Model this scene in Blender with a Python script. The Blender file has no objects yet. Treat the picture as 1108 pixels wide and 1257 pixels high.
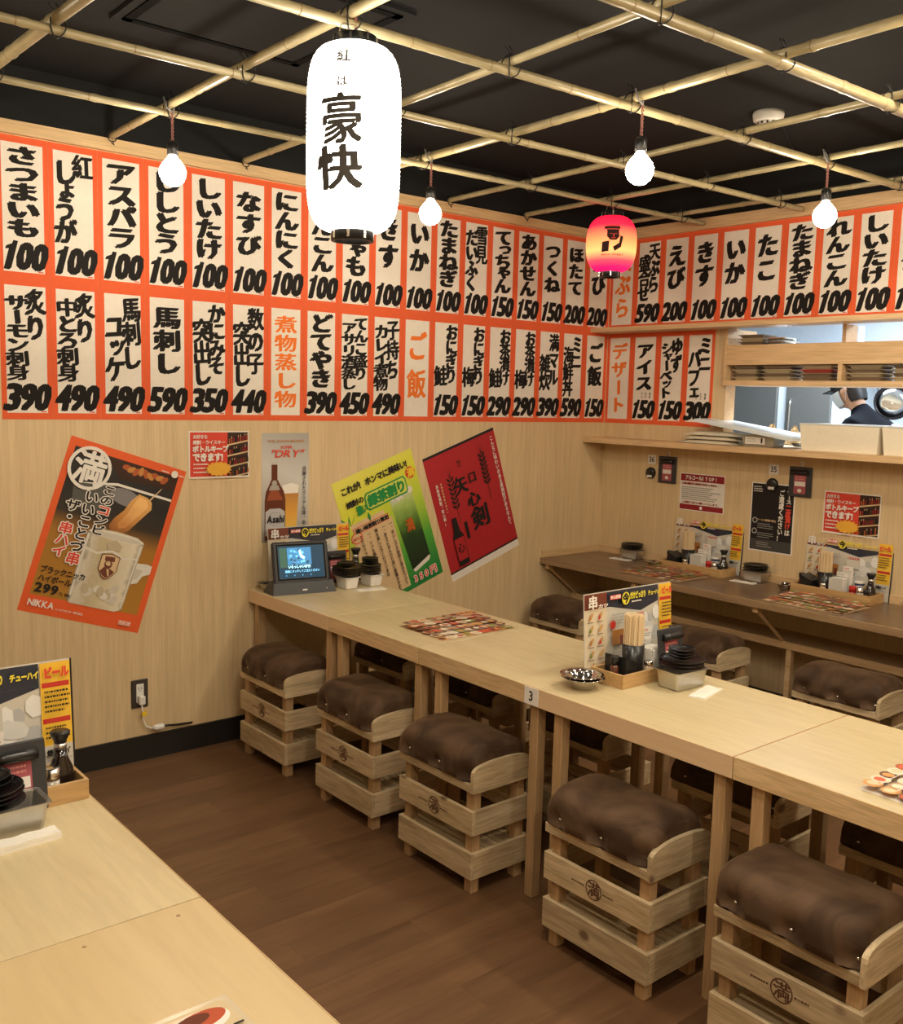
import bpy, bmesh, math, random
from mathutils import Vector, Matrix, Euler
C = bpy.context.scene.collection
PI = math.pi
rnd = random.Random(7)

# ------------------------------------------------------------------ camera
cam = bpy.data.cameras.new('camera')
cam.sensor_fit = 'HORIZONTAL'; cam.sensor_width = 36; cam.lens = 36 * 1202.82 / 1108
cam.clip_start = 0.05
camo = bpy.data.objects.new('camera', cam); C.objects.link(camo)
camo.location = (-4.6373, -4.1078, 1.6428)
camo.rotation_euler = (math.radians(83.3117), math.radians(-1.472), math.radians(-39.5819))
bpy.context.scene.camera = camo
# ------------------------------------------------------------------ world, exposure
w = bpy.data.worlds.new('world'); bpy.context.scene.world = w; w.use_nodes = True
w.node_tree.nodes['Background'].inputs[0].default_value = (1.0, 0.86, 0.68, 1)
w.node_tree.nodes['Background'].inputs[1].default_value = 0.02
vs = bpy.context.scene.view_settings
vs.view_transform = 'Standard'; vs.look = 'None'; vs.gamma = 1; vs.use_curve_mapping = False
vs.exposure = 0.78
BULB = 66.0; LANTERN = 6.5; DOWN = 13.0; KITCHEN = 50.0
# downlights set in the black ceiling above and behind the viewer (outside the frame)
def area(name, loc, size, power, col, rot=(0, 0, 0)):
    l = bpy.data.lights.new(name, 'AREA'); l.energy = power; l.color = col; l.size = size; l.shape = 'DISK'
    o = bpy.data.objects.new(name, l); o.location = loc; o.rotation_euler = rot; C.objects.link(o); return o
WARM = (1.0, 0.86, 0.66)
for (x, y) in ((-4.3, -3.6), (-2.9, -4.6), (-1.4, -4.0), (-4.6, -5.0), (-3.4, -2.9), (-1.5, -2.9)):
    area('ceiling_downlight', (x, y, 2.84), 0.16, DOWN, WARM)
for (x, y) in ((1.2, -0.9), (1.2, -2.6)):
    l = area('kitchen_light', (x, y, 2.5), 0.9, KITCHEN, (0.80, 0.90, 1.0))

# ------------------------------------------------------------------ materials
def nm(name):
    m = bpy.data.materials.new(name); m.use_nodes = True
    return m, m.node_tree, m.node_tree.nodes['Principled BSDF']
MC = {}
def plain(name, col, rough=.55, metal=0., spec=.5, emit=None, es=0., trans=0., alpha=1., coat=0., sheen=0.):
    if name in MC: return MC[name]
    m, t, b = nm(name); c = tuple(col) + (1,)
    n = t.nodes.new('ShaderNodeTexNoise'); n.inputs['Scale'].default_value = 35; n.inputs['Detail'].default_value = 3
    tc = t.nodes.new('ShaderNodeTexCoord'); t.links.new(tc.outputs['Object'], n.inputs['Vector'])
    hs = t.nodes.new('ShaderNodeMixRGB'); hs.blend_type = 'MULTIPLY'; hs.inputs[0].default_value = .12
    hs.inputs[1].default_value = c; t.links.new(n.outputs['Fac'], hs.inputs[2]); t.links.new(hs.outputs[0], b.inputs['Base Color'])
    b.inputs['Roughness'].default_value = rough; b.inputs['Metallic'].default_value = metal
    b.inputs['Specular IOR Level'].default_value = spec
    b.inputs['Transmission Weight'].default_value = trans; b.inputs['Alpha'].default_value = alpha
    b.inputs['Coat Weight'].default_value = coat; b.inputs['Sheen Weight'].default_value = sheen
    if emit: b.inputs['Emission Color'].default_value = tuple(emit) + (1,); b.inputs['Emission Strength'].default_value = es
    MC[name] = m; return m
def wood(name, c1, c2, axis='x', grain=26., stretch=.06, rough=.5, knots=0., coat=0., tone=.25, fine=.35):
    if name in MC: return MC[name]
    m, t, b = nm(name); N = t.nodes.new; L = t.links.new
    tc = N('ShaderNodeTexCoord'); oi = N('ShaderNodeObjectInfo')
    add = N('ShaderNodeVectorMath'); add.operation = 'ADD'
    sc = N('ShaderNodeVectorMath'); sc.operation = 'SCALE'; sc.inputs[0].default_value = (7.3, 5.1, 3.7)
    L(oi.outputs['Random'], sc.inputs['Scale']); L(tc.outputs['Object'], add.inputs[0]); L(sc.outputs[0], add.inputs[1])
    mp = N('ShaderNodeMapping'); s = [1, 1, 1]; s['xyz'.index(axis)] = stretch; mp.inputs['Scale'].default_value = s
    L(add.outputs[0], mp.inputs[0])
    n1 = N('ShaderNodeTexNoise'); n1.inputs['Scale'].default_value = grain; n1.inputs['Detail'].default_value = 6; n1.inputs['Roughness'].default_value = .6
    n1.inputs['Distortion'].default_value = .6
    n2 = N('ShaderNodeTexNoise'); n2.inputs['Scale'].default_value = grain * 6; n2.inputs['Detail'].default_value = 2
    L(mp.outputs[0], n1.inputs['Vector']); L(mp.outputs[0], n2.inputs['Vector'])
    cr = N('ShaderNodeValToRGB'); cr.color_ramp.elements[0].position = .32; cr.color_ramp.elements[1].position = .68
    cr.color_ramp.elements[0].color = tuple(c2) + (1,); cr.color_ramp.elements[1].color = tuple(c1) + (1,)
    L(n1.outputs['Fac'], cr.inputs[0])
    mx = N('ShaderNodeMixRGB'); mx.blend_type = 'MULTIPLY'; mx.inputs[0].default_value = fine
    r2 = N('ShaderNodeMapRange'); r2.inputs[1].default_value = .35; r2.inputs[2].default_value = .6; r2.inputs[3].default_value = .55; r2.inputs[4].default_value = 1.05
    L(n2.outputs['Fac'], r2.inputs[0]); L(cr.outputs[0], mx.inputs[1]); L(r2.outputs[0], mx.inputs[2])
    last = mx.outputs[0]
    if knots:
        v = N('ShaderNodeTexVoronoi'); v.inputs['Scale'].default_value = knots
        mp2 = N('ShaderNodeMapping'); s2 = [1, 1, 1]; s2['xyz'.index(axis)] = .7; mp2.inputs['Scale'].default_value = s2
        L(add.outputs[0], mp2.inputs[0]); L(mp2.outputs[0], v.inputs['Vector'])
        kr = N('ShaderNodeValToRGB'); kr.color_ramp.elements[0].position = .06; kr.color_ramp.elements[1].position = .12
        kr.color_ramp.elements[0].color = (.16, .08, .04, 1); kr.color_ramp.elements[1].color = (1, 1, 1, 1)
        L(v.outputs['Distance'], kr.inputs[0])
        mk = N('ShaderNodeMixRGB'); mk.blend_type = 'MULTIPLY'; mk.inputs[0].default_value = .8
        L(last, mk.inputs[1]); L(kr.outputs[0], mk.inputs[2]); last = mk.outputs[0]
    tn = N('ShaderNodeMapRange'); tn.inputs[3].default_value = 1 - tone; tn.inputs[4].default_value = 1 + tone * .4
    L(oi.outputs['Random'], tn.inputs[0])
    mt = N('ShaderNodeVectorMath'); mt.operation = 'SCALE'; L(last, mt.inputs[0]); L(tn.outputs[0], mt.inputs['Scale'])
    L(mt.outputs[0], b.inputs['Base Color'])
    b.inputs['Roughness'].default_value = rough; b.inputs['Coat Weight'].default_value = coat; b.inputs['Coat Roughness'].default_value = .3
    bp = N('ShaderNodeBump'); bp.inputs['Strength'].default_value = .12; bp.inputs['Distance'].default_value = .002
    L(n1.outputs['Fac'], bp.inputs['Height']); L(bp.outputs[0], b.inputs['Normal'])
    MC[name] = m; return m
WALLW = wood('wall_veneer', (.70, .535, .315), (.60, .445, .25), 'z', 34, .03, .5, tone=0, fine=.22)
TABLE = wood('table_pine', (.80, .615, .35), (.74, .545, .29), 'x', 10, .12, .38, coat=.25, tone=.08, fine=.12)
TABLEY = wood('table_pine_lengthwise', (.60, .50, .30), (.55, .445, .255), 'y', 12, .1, .38, coat=.2, tone=.08, fine=.18)
TEDGE = wood('table_edge', (.72, .53, .30), (.58, .39, .20), 'y', 30, .07, .5, tone=.15, fine=.4)
LEGW = wood('leg_pine', (.52, .34, .18), (.40, .25, .12), 'z', 30, .05, .5, tone=.2)
STX = wood('crate_pine_x', (.68, .54, .345), (.46, .34, .19), 'x', 22, .09, .6, knots=6.5, tone=.22, fine=.5)
STY = wood('crate_pine_y', (.68, .54, .345), (.46, .34, .19), 'y', 22, .09, .6, knots=6.5, tone=.22, fine=.5)
SLAT = wood('crate_slat', (.62, .50, .33), (.48, .37, .22), 'x', 30, .09, .6, tone=.3)
TRIM = wood('trim_wood', (.70, .50, .27), (.60, .40, .20), 'x', 24, .05, .5, knots=1.2, tone=.05)
TRIMY = wood('trim_wood_y', (.72, .50, .28), (.62, .41, .21), 'y', 24, .05, .45, tone=.05)
COUNT = wood('counter_dark', (.20, .125, .075), (.12, .07, .04), 'y', 18, .07, .3, coat=.3, tone=.05)
COUNTE = wood('counter_edge', (.36, .24, .13), (.26, .16, .09), 'y', 18, .07, .4, tone=.05)
FLOORW = wood('floor_plank', (.18, .094, .045), (.118, .058, .027), 'x', 9, .12, .36, tone=.22, fine=.25)
CADDY = wood('caddy_wood', (.56, .36, .16), (.48, .29, .12), 'x', 20, .08, .45, tone=.05)
BAMB = wood('bamboo', (.58, .50, .30), (.40, .32, .16), 'z', 9, .25, .32, tone=.2, fine=.4, coat=.3)
BLK = plain('black_base', (.012, .011, .010), .45)
CEIL = plain('ceiling_black', (.014, .0145, .0155), .85, spec=.2)
CEIL2 = plain('ceiling_slot', (.003, .003, .003), .9, spec=.1)
ORG = plain('paper_orange', (.80, .13, .045), .75, spec=.2)
WHT = plain('paper_white', (.84, .78, .70), .75, spec=.2)
INK = plain('ink_black', (.012, .010, .009), .7, spec=.2)
INKO = plain('ink_orange', (.87, .20, .03), .7, spec=.2)
STEEL = plain('steel', (.72, .70, .66), .22, 1)
STEELR = plain('steel_brushed', (.62, .61, .58), .38, 1)
BLKP = plain('black_plastic', (.012, .012, .013), .3)
DKG = plain('dark_grey_plastic', (.035, .037, .042), .4)
WIRE = plain('wire_black', (.01, .01, .01), .6)
PINKW = plain('twisted_cord', (.45, .20, .17), .6)
PLW = plain('plastic_white', (.80, .78, .74), .35)

# ------------------------------------------------------------------ mesh builder
class MB:
    def __init__(s): s.v = []; s.f = []; s.m = []; s.sm = []
    def add(s, vs, fs, mat=0, smooth=False):
        o = len(s.v); s.v += [tuple(v) for v in vs]
        for f in fs: s.f.append([i + o for i in f]); s.m.append(mat); s.sm.append(smooth)
        return s
    def box(s, x0, y0, z0, x1, y1, z1, mat=0, bev=0.):
        if bev <= 0:
            v = [(x, y, z) for z in (z0, z1) for y in (y0, y1) for x in (x0, x1)]
            return s.add(v, [(0, 2, 3, 1), (4, 5, 7, 6), (0, 1, 5, 4), (2, 6, 7, 3), (0, 4, 6, 2), (1, 3, 7, 5)], mat)
        b = min(bev, (x1-x0)/2.01, (y1-y0)/2.01, (z1-z0)/2.01)
        bm = bmesh.new(); bmesh.ops.create_cube(bm, size=1)
        for q in bm.verts: q.co = Vector(((x0+x1)/2 + q.co.x*(x1-x0), (y0+y1)/2 + q.co.y*(y1-y0), (z0+z1)/2 + q.co.z*(z1-z0)))
        bmesh.ops.bevel(bm, geom=bm.edges[:], offset=b, segments=1, affect='EDGES')
        bm.verts.index_update(); s.add([q.co[:] for q in bm.verts], [[q.index for q in f.verts] for f in bm.faces], mat); bm.free(); return s
    def lathe(s, prof, n=24, c=(0, 0, 0), mat=0, smooth=True, caps=True, sx=1., sy=1.):
        vs = []; fs = []
        for r, z in prof:
            for i in range(n): a = 2*PI*i/n; vs.append((c[0]+r*sx*math.cos(a), c[1]+r*sy*math.sin(a), c[2]+z))
        for k in range(len(prof)-1):
            for i in range(n): j = (i+1) % n; fs.append((k*n+i, k*n+j, (k+1)*n+j, (k+1)*n+i))
        if caps: fs.append(tuple(range(n-1, -1, -1))); fs.append(tuple((len(prof)-1)*n+i for i in range(n)))
        return s.add(vs, fs, mat, smooth)
    def tube(s, pts, r, n=8, mat=0, smooth=True, caps=True):
        pts = [Vector(p) for p in pts]; R = r if isinstance(r, (list, tuple)) else [r]*len(pts); vs = []; fs = []
        up = None
        for k, p in enumerate(pts):
            d = (pts[min(k+1, len(pts)-1)] - pts[max(k-1, 0)]).normalized()
            if up is None: up = Vector((0, 0, 1)) if abs(d.z) < .9 else Vector((1, 0, 0))
            a = d.cross(up).normalized(); b = a.cross(d).normalized(); up = b
            for i in range(n): t = 2*PI*i/n; vs.append(p + a*R[k]*math.cos(t) + b*R[k]*math.sin(t))
        for k in range(len(pts)-1):
            for i in range(n): j = (i+1) % n; fs.append((k*n+i, (k+1)*n+i, (k+1)*n+j, k*n+j))
        if caps: fs.append(tuple(range(n))); fs.append(tuple((len(pts)-1)*n+i for i in range(n-1, -1, -1)))
        return s.add(vs, fs, mat, smooth)
    def prism(s, poly, y0, y1, mat=0):           # poly in (x,z), extruded along y
        n = len(poly); vs = [(x, y0, z) for x, z in poly] + [(x, y1, z) for x, z in poly]
        fs = [tuple(range(n)), tuple(range(2*n-1, n-1, -1))] + [(i, i+n, (i+1) % n+n, (i+1) % n) for i in range(n)]
        return s.add(vs, fs, mat)
    def xf(s, M):
        s.v = [tuple(M @ Vector(v)) for v in s.v]; return s
    def mesh(s, name, mats):
        me = bpy.data.meshes.new(name); me.from_pydata(s.v, [], s.f)
        for m in mats: me.materials.append(m)
        me.polygons.foreach_set('material_index', s.m); me.polygons.foreach_set('use_smooth', s.sm); me.update(); return me
    def obj(s, name, mats, parent=None, loc=(0, 0, 0), rot=(0, 0, 0)):
        return link(name, s.mesh(name, mats if isinstance(mats, list) else [mats]), parent, loc, rot)
def link(name, me, parent=None, loc=(0, 0, 0), rot=(0, 0, 0)):
    o = bpy.data.objects.new(name, me); C.objects.link(o); o.parent = parent; o.location = loc; o.rotation_euler = rot; return o
def tag(o, label, cat, group=None, kind=None):
    o['label'] = label; o['category'] = cat
    if group: o['group'] = group
    if kind: o['kind'] = kind
    return o
def thing(name, label, cat, loc=(0, 0, 0), rz=0., group=None):
    return tag(link(name, None, None, loc, (0, 0, rz)), label, cat, group)
def struct(o): o['kind'] = 'structure'; return o
def copy_tree(o, parent=None):
    c = o.copy(); C.objects.link(c); c.parent = parent
    for ch in [q for q in o.children]: copy_tree(ch, c)
    return c
def dup(o, loc, rz, label=None, group=None):
    c = copy_tree(o); c.location = loc; c.rotation_euler = (0, 0, rz)
    if label: c['label'] = label
    if group: c['group'] = group
    return c

# ------------------------------------------------------------------ glyphs and flat print
GC = {}
def raw_glyph(ch):
    if ch in GC: return GC[ch]
    cu = bpy.data.curves.new('g', 'FONT'); cu.body = ch; cu.size = 1; cu.resolution_u = 2
    o = bpy.data.objects.new('g', cu); me = o.to_mesh()
    v = [(q.co.x, q.co.y) for q in me.vertices]; f = [tuple(p.vertices) for p in me.polygons]
    o.to_mesh_clear(); bpy.data.objects.remove(o); bpy.data.curves.remove(cu)
    if not v: v = [(0, 0)]; f = []
    GC[ch] = (v, f); return GC[ch]
_v = raw_glyph('国')[0]
EMX = (min(a for a, b in _v) + max(a for a, b in _v)) / 2; EMY = (min(b for a, b in _v) + max(b for a, b in _v)) / 2
EMS = (max(b for a, b in _v) - min(b for a, b in _v)) / .92
SMALL = set('ょゃゅっッャュョェィァォ')
def cjk(ch, vert):
    v, f = raw_glyph(ch); v = [((a-EMX)/EMS, (b-EMY)/EMS) for a, b in v]
    if vert and ch in 'ー―〜': v = [(b, -a) for a, b in v]
    if vert and ch in SMALL: v = [(a+.12, b+.14) for a, b in v]
    if vert and ch in '、。': v = [(a+.5, b+.5) for a, b in v]
    return v, f
def pen(w, kind):
    if w <= 0: return [(0, 0)]
    if kind == 'brush': return [(t*w, t*w*.5) for t in (-1, -.6, -.2, .2, .6, 1)] + [(w*.35, -w*.45), (-w*.35, w*.45)]
    return [(0, 0), (w, 0), (-w, 0), (0, w), (0, -w), (w*.7, w*.7), (-w*.7, -w*.7), (w*.7, -w*.7), (-w*.7, w*.7)]
class Flat:
    """flat print: polygons in local x,z, facing -y, each layer a hair in front of the last"""
    def __init__(s, y=0.): s.b = MB(); s.y = y; s.k = 0; s.mats = []
    def mi(s, m):
        if m not in s.mats: s.mats.append(m)
        return s.mats.index(m)
    def lay(s): s.k += 1; return s.y - .00018*s.k
    def poly(s, pts, m):
        y = s.lay(); s.b.add([(x, y, z) for x, z in pts], [tuple(range(len(pts)))], s.mi(m)); return s
    def rect(s, x0, z0, x1, z1, m): return s.poly([(x0, z0), (x1, z0), (x1, z1), (x0, z1)], m)
    def ell(s, cx, cz, rx, rz, m, n=20, rot=0.):
        c_, s_ = math.cos(rot), math.sin(rot); P = []
        for i in range(n):
            a = 2*PI*i/n; u, v = rx*math.cos(a), rz*math.sin(a); P.append((cx+u*c_-v*s_, cz+u*s_+v*c_))
        return s.poly(P, m)
    def ring(s, cx, cz, r0, r1, m, n=28, sq=1.):
        y = s.lay(); vs = []; fs = []
        for i in range(n):
            a = 2*PI*i/n
            for r in (r0, r1): vs.append((cx+r*math.cos(a)*sq, y, cz+r*math.sin(a)))
        for i in range(n): j = (i+1) % n; fs.append((2*i, 2*j, 2*j+1, 2*i+1))
        s.b.add(vs, fs, s.mi(m)); return s
    def glyph(s, ch, cx, cz, sx, sz, m, w=.0, kind='round', vert=False, shear=0., tilt=0.):
        if kind == 'brush' and w > .05 and ch >= '\u4e00' and ch <= '\u9fff': w *= .72
        v, f = cjk(ch, vert); y = s.y - .00018*s.k; c_, s_ = math.cos(tilt), math.sin(tilt)
        for n, (dx, dz) in enumerate(pen(w, kind)):
            P = []
            for a, b in v:
                a2 = a + dx + shear*b; b2 = b + dz; a3 = a2*c_ - b2*s_; b3 = a2*s_ + b2*c_
                P.append((cx+a3*sx, y - .00001*n, cz+b3*sz))
            s.b.add(P, f, s.mi(m))
    def col(s, txt, cx, z1, z0, sx, m, w=.03, kind='round', fill=.95, tilt=0., mx=1.25):
        s.lay(); n = sum(.62 if c in SMALL else 1 for c in txt); h = (z1-z0)/n; z = z1
        for c in txt:
            hh = h*(.62 if c in SMALL else 1); sz = min(h*fill*1.05, sx*mx) if c not in SMALL else min(h*.9, sx)
            s.glyph(c, cx, z-hh/2, sx if c not in SMALL else sx*.9, sz, m, w, kind, True, 0, tilt); z -= hh
        return s
    def row(s, txt, x0, x1, cz, sz, m, w=.03, kind='round', shear=0., prop=False, squeeze=1.0):
        """one line between x0 and x1; proportional when prop"""
        s.lay()
        if not prop:
            n = len(txt); st = (x1-x0)/n
            for i, c in enumerate(txt):
                if c != ' ': s.glyph(c, x0+st*(i+.5), cz, st*1.0*squeeze, sz, m, w, kind, False, shear)
            return s
        W = []; 
        for c in txt:
            if c == ' ': W.append((0, .3)); continue
            v = raw_glyph(c)[0]; W.append((min(a for a, b in v), max(a for a, b in v)-min(a for a, b in v)+.07+1.6*w))
        tot = sum(a[1] for a in W); k = (x1-x0)/tot; x = x0; y = s.y - .00018*s.k
        capv = raw_glyph('H')[0]; ch_ = max(b for a, b in capv)
        for c, (mn, ww) in zip(txt, W):
            if c != ' ':
                v, f = raw_glyph(c)
                for n, (dx, dz) in enumerate(pen(w, kind)):
                    s.b.add([(x+(a-mn+dx+shear*b+.03)*k, y-.00001*n, cz+((b+dz)/ch_-.5)*sz) for a, b in v], f, s.mi(m))
            x += ww*k
        return s
    def price(s, txt, x0, x1, z0, z1, m):
        """fat slanted brush numerals"""
        s.lay(); n = len(txt); st = (x1-x0)/n
        for i, c in enumerate(txt):
            v, f = raw_glyph(c); a0 = min(a for a, b in v); a1 = max(a for a, b in v); b1 = max(b for a, b in v)
            ww = 1.0; y = s.y - .00018*s.k; xc = x0+st*(i+.5); zc = (z0+z1)/2; hh = (z1-z0)/2; SH = .36
            if c == '1':
                pts = [(-.30, .62), (.02, .80), (.06, 1.04), (.34, 1.0), (.22, -.9), (.10, -1.04), (-.22, -1.0), (-.12, .42), (-.34, .40)]
                s.b.add([(xc+(a*1.12+SH*.5*b)*st, y, zc+b*hh) for a, b in pts], [tuple(range(len(pts)))], s.mi(m)); continue
            for k, (dx, dz) in enumerate([(t*.15, t*.04) for t in (-1, -.6, -.2, .2, .6, 1)] + [(0, .05), (0, -.05), (.13, -.04), (-.13, .04)]):
                P = []
                for a, b in v:
                    u = ((a-a0)/(a1-a0)-.5)*.84*ww + dx; q = (b/b1-.5)*.90 + dz*1.0
                    P.append((xc+(u + SH*q)*st, y-.00001*k, zc+q*(z1-z0)))
                s.b.add(P, f, s.mi(m))
        return s
    def lines(s, x0, z1, x1, n, dz, h, m, r=None):
        """unreadable small print as rows of short dashes"""
        r = r or rnd; y = s.lay()
        for i in range(n):
            x = x0; z = z1-i*dz; e = x1 - (x1-x0)*r.uniform(0, .3)
            while x < e:
                l = min(h*r.uniform(.5, 1.5), e-x); s.b.add([(x, y, z-h), (x+l, y, z-h), (x+l, y, z), (x, y, z)], [(0, 1, 2, 3)], s.mi(m)); x += l + h*.35
        return s
    def obj(s, name, parent, loc=(0, 0, 0), rot=(0, 0, 0)): return s.b.obj(name, s.mats, parent, loc, rot)
def sheet(name, label, cat, w, h, mat, loc, rz=0., tilt=0., group=None, t=.0012, lay=False, curl=0.):
    """thin paper, its back on local y=0, centre at loc; face towards -y"""
    b = MB().box(-w/2, -t, -h/2, w/2, 0, h/2)
    o = b.obj(name, mat); o.location = loc
    o.rotation_euler = (-PI/2, 0, rz) if lay else (0, tilt, rz)
    return tag(o, label, cat, group)
RZW = -PI/2     # things on the right-hand wall face -x

# ------------------------------------------------------------------ room shell
X0, Y0, H = -6.0, -6.0, 2.86
def sbox(name, a, m, parent=None): return struct(MB().box(*a).obj(name, m, parent))
fl = sbox('floor', (X0, Y0, -.06, .1, .1, -.003), BLK)
PW, PLN = .12, 1.2
pm = [MB().box(-PLN/2+.0002, -PW/2+.0002, -.0029, PLN/2-.0002, PW/2-.0002, 0).mesh('plank', [FLOORW]) for _ in range(1)]
for i in range(50):
    off = (i*0.37) % 1.2
    for j in range(6):
        cx = X0 + off - .6 + j*PLN + .0
        if cx < X0-.5 or cx > .1: continue
        cy = -PW/2 - i*PW
        o = link('plank', pm[0], fl, (cx, cy, 0)); o['kind'] = 'structure'
sbox('ceiling', (X0, Y0, H, .1, .1, H+.05), CEIL)
sbox('wall_left', (X0, 0, 0, .0, .08, 2.652), WALLW); sbox('wall_upper', (X0, 0, 2.652, .0, .08, H), CEIL)
wr = MB()
wr.box(0, Y0, 0, .09, 0, 1.39); wr.box(0, -.87, 1.39, .09, 0, 2.66); wr.box(0, Y0, 2.06, .09, -.87, 2.66); wr.box(0, Y0, 1.39, .09, -4.2, 2.06)
struct(wr.obj('wall_right', WALLW)); sbox('wall_top', (0, Y0, 2.66, .09, .08, H), CEIL)
sbox('wall_back', (X0, Y0-.08, 0, .1, Y0, H), WALLW)
sbox('wall_far', (X0-.08, Y0, 0, X0, 0, H), WALLW)
sbox('baseboard_left', (X0, -.012, 0, 0, 0, .11), BLK)
sbox('baseboard_right', (-.012, Y0, 0, 0, -.012, .11), BLK)
sbox('trim_1', (X0, -.022, 2.603, 0, 0, 2.652), TRIM)
sbox('trim_2', (-.022, Y0, 2.603, 0, -.022, 2.665), TRIMY)
sbox('trim_3', (-.165, Y0, 2.052, 0, -.0, 2.078), TRIMY)       # upper ledge
sbox('trim_4', (-.195, Y0, 1.392, .30, -.0, 1.424), TRIMY)     # pass counter ledge
# ceiling panel with its dark slot, upper left
pn = MB().box(-.36, -.36, -.012, .36, .36, 0)
cp = tag(pn.obj('ceiling_panel', CEIL, None, (-3.01, -1.12, H)), 'black square panel flush in the ceiling above the bamboo at upper left', 'ceiling panel')
sl = MB(); 
for a in ((-.33, -.30, -.016, -.30, .33, -.0121), (-.33, .30, -.016, .33, .33, -.0121), (.30, -.33, -.016, .33, .33, -.0121), (-.33, -.33, -.016, .33, -.30, -.0121)): sl.box(*a)
sl.obj('slot', CEIL2, cp)
# smoke detector
sd = thing('smoke_detector', 'round white smoke detector on the black ceiling at upper right', 'detector', (-.92, -1.645, H))
MB().lathe([(.062, 0), (.064, -.012), (.06, -.034), (.052, -.04)], 28).obj('base', PLW, sd)
MB().lathe([(.044, -.0401), (.044, -.052), (.03, -.06), (.012, -.062)], 24).obj('sensor_head', PLW, sd)
vt = MB()
for i in range(12):
    a = 2*PI*i/12; vt.box(-.004, .0425, -.0515, .004, .0448, -.0425)
    vt.v[-8:] = [tuple(Matrix.Rotation(a, 3, 'Z') @ Vector(q)) for q in vt.v[-8:]]
vt.obj('vent', BLKP, sd)
MB().tube([(.2, .06, -.003), (.6, .25, -.003), (1.1, .5, -.003)], .003, 6).obj('cable', WIRE, sd)

# ------------------------------------------------------------------ bamboo grid
def bamboo(a, b, r0, r1, label, seed, axis):
    rr = random.Random(seed); a = Vector(a); b = Vector(b); L = (b-a).length; nseg = int(L/.022); pts = []; R = []
    nodes = []; x = rr.uniform(.08, .25)
    while x < L: nodes.append(x); x += rr.uniform(.22, .36)
    d = (b-a).normalized(); side = d.cross(Vector((0, 0, 1)))
    ph = rr.uniform(0, 6); bend = rr.uniform(.003, .009)
    for i in range(nseg+1):
        t = i/nseg; s = t*L; r = r0+(r1-r0)*t
        k = min((abs(s-n) for n in nodes), default=1)
        r *= 1 + .13*math.exp(-(k/.008)**2) - .05*math.exp(-((k-.03)/.02)**2)
        pts.append(Vector((side.x*bend*math.sin(s*1.9+ph), side.y*bend*math.sin(s*1.9+ph), s))); R.append(r)
    # build along local z so the grain follows the pole
    mb = MB().tube(pts, R, 12)
    q = Vector((0, 0, 1)).rotation_difference(d)
    o = link('bamboo_pole', None, None, a); o.rotation_euler = q.to_euler(); tag(o, label, 'bamboo pole', 'bamboo poles of the ceiling grid')
    mb.obj('culm', BAMB, o)
    for n in nodes:
        i = min(int(n/L*nseg), nseg); nb = MB().tube([pts[i]+Vector((0, 0, -.0015)), pts[i]+Vector((0, 0, .0015))], R[i]+.0007, 12); nb.obj('node_ring', plain('bamboo_node', (.30, .20, .09), .5), o)
    return o
ordn = ['first', 'second', 'third', 'fourth', 'fifth', 'sixth', 'seventh', 'eighth']
YP = [(-.22, -.22, .013, .012), (-.80, -.76, .014, .013), (-1.37, -1.31, .015, .013), (-1.985, -1.96, .014, .017), (-2.53, -2.49, .014, .013), (-3.10, -3.09, .020, .014), (-3.66, -3.70, .022, .018), (-4.25, -4.28, .018, .016)]
# poles running from the left-hand (long) wall into the room
for i, (xf, xw, rn, rw) in enumerate(YP):
    slope = (xf-xw)/1.8
    bamboo((xw, -.024, 2.662), (xw+slope*5.6, -5.6, 2.664), rw, rn, 'bamboo ceiling pole running away from the left wall, %s from the room corner' % ordn[i], 100+i, 'y')
XP = [(-.575, -.69, .013, .013), (-1.135, -1.285, .013, .014), (-1.73, -1.885, .014, .016), (-2.33, -2.45, .014, .021), (-2.93, -3.05, .015, .017), (-3.52, -3.64, .015, .016), (-4.1, -4.2, .015, .016)]
for i, (yl, yr, rl, rr_) in enumerate(XP):
    zl = 2.634
    bamboo((-4.6, yl, zl), (-.028 if i > 1 else (-.03), yr, zl), rl, rr_, 'bamboo ceiling pole parallel to the left wall, %s out from that wall' % ordn[i], 200+i, 'x')
# black wire ties at the crossings (each tie is its own thing)
tm = MB()
for q in range(2):
    pts = []
    for i in range(17):
        a = 2*PI*i/16; s_ = 1 if q else -1; u = .021*math.cos(a)
        pts.append((u, u*s_ + (.003 if q else -.003), .034*math.sin(a)))
    tm.tube(pts, .0022, 5)
tm.tube([(0, .0, .03), (.01, .006, .048), (.004, .012, .062)], .002, 5); tm.tube([(0, .0, .03), (-.012, .002, .045), (-.016, .01, .058)], .002, 5)
tmesh = tm.mesh('wire_tie', [WIRE])
for i, (xf, xw, _, _) in enumerate(YP[:7]):
    for j, (yl, yr, _, _) in enumerate(XP[:5]):
        y = yl+(yr-yl)*((xf+4.6)/4.6); x = xw+(xf-xw)/1.8*(-y)
        o = link('wire_tie', tmesh, None, (x, y, 2.648), (0, 0, 0))
        tag(o, 'black wire tie, %s pole from the corner crossing %s pole off the left wall' % (ordn[i], ordn[j]), 'wire tie', 'wire ties at the bamboo crossings')
tm2 = MB().tube([(.02*math.cos(2*PI*i/14), .0, .024*math.sin(2*PI*i/14)) for i in range(15)], .0022, 5).tube([(0, 0, -.02), (.006, -.004, -.036), (-.006, -.006, -.03)], .002, 5)
tm2m = tm2.mesh('wire_tie', [WIRE])
for i, (xf, xw, _, _) in enumerate(YP[1:7]):
    tag(link('wire_tie', tm2m, None, (xw, -.036, 2.66)), 'black wire loop at the wall end of the %s pole from the room corner' % ordn[i+1], 'wire tie', 'wire ties at the wall ends')

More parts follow.
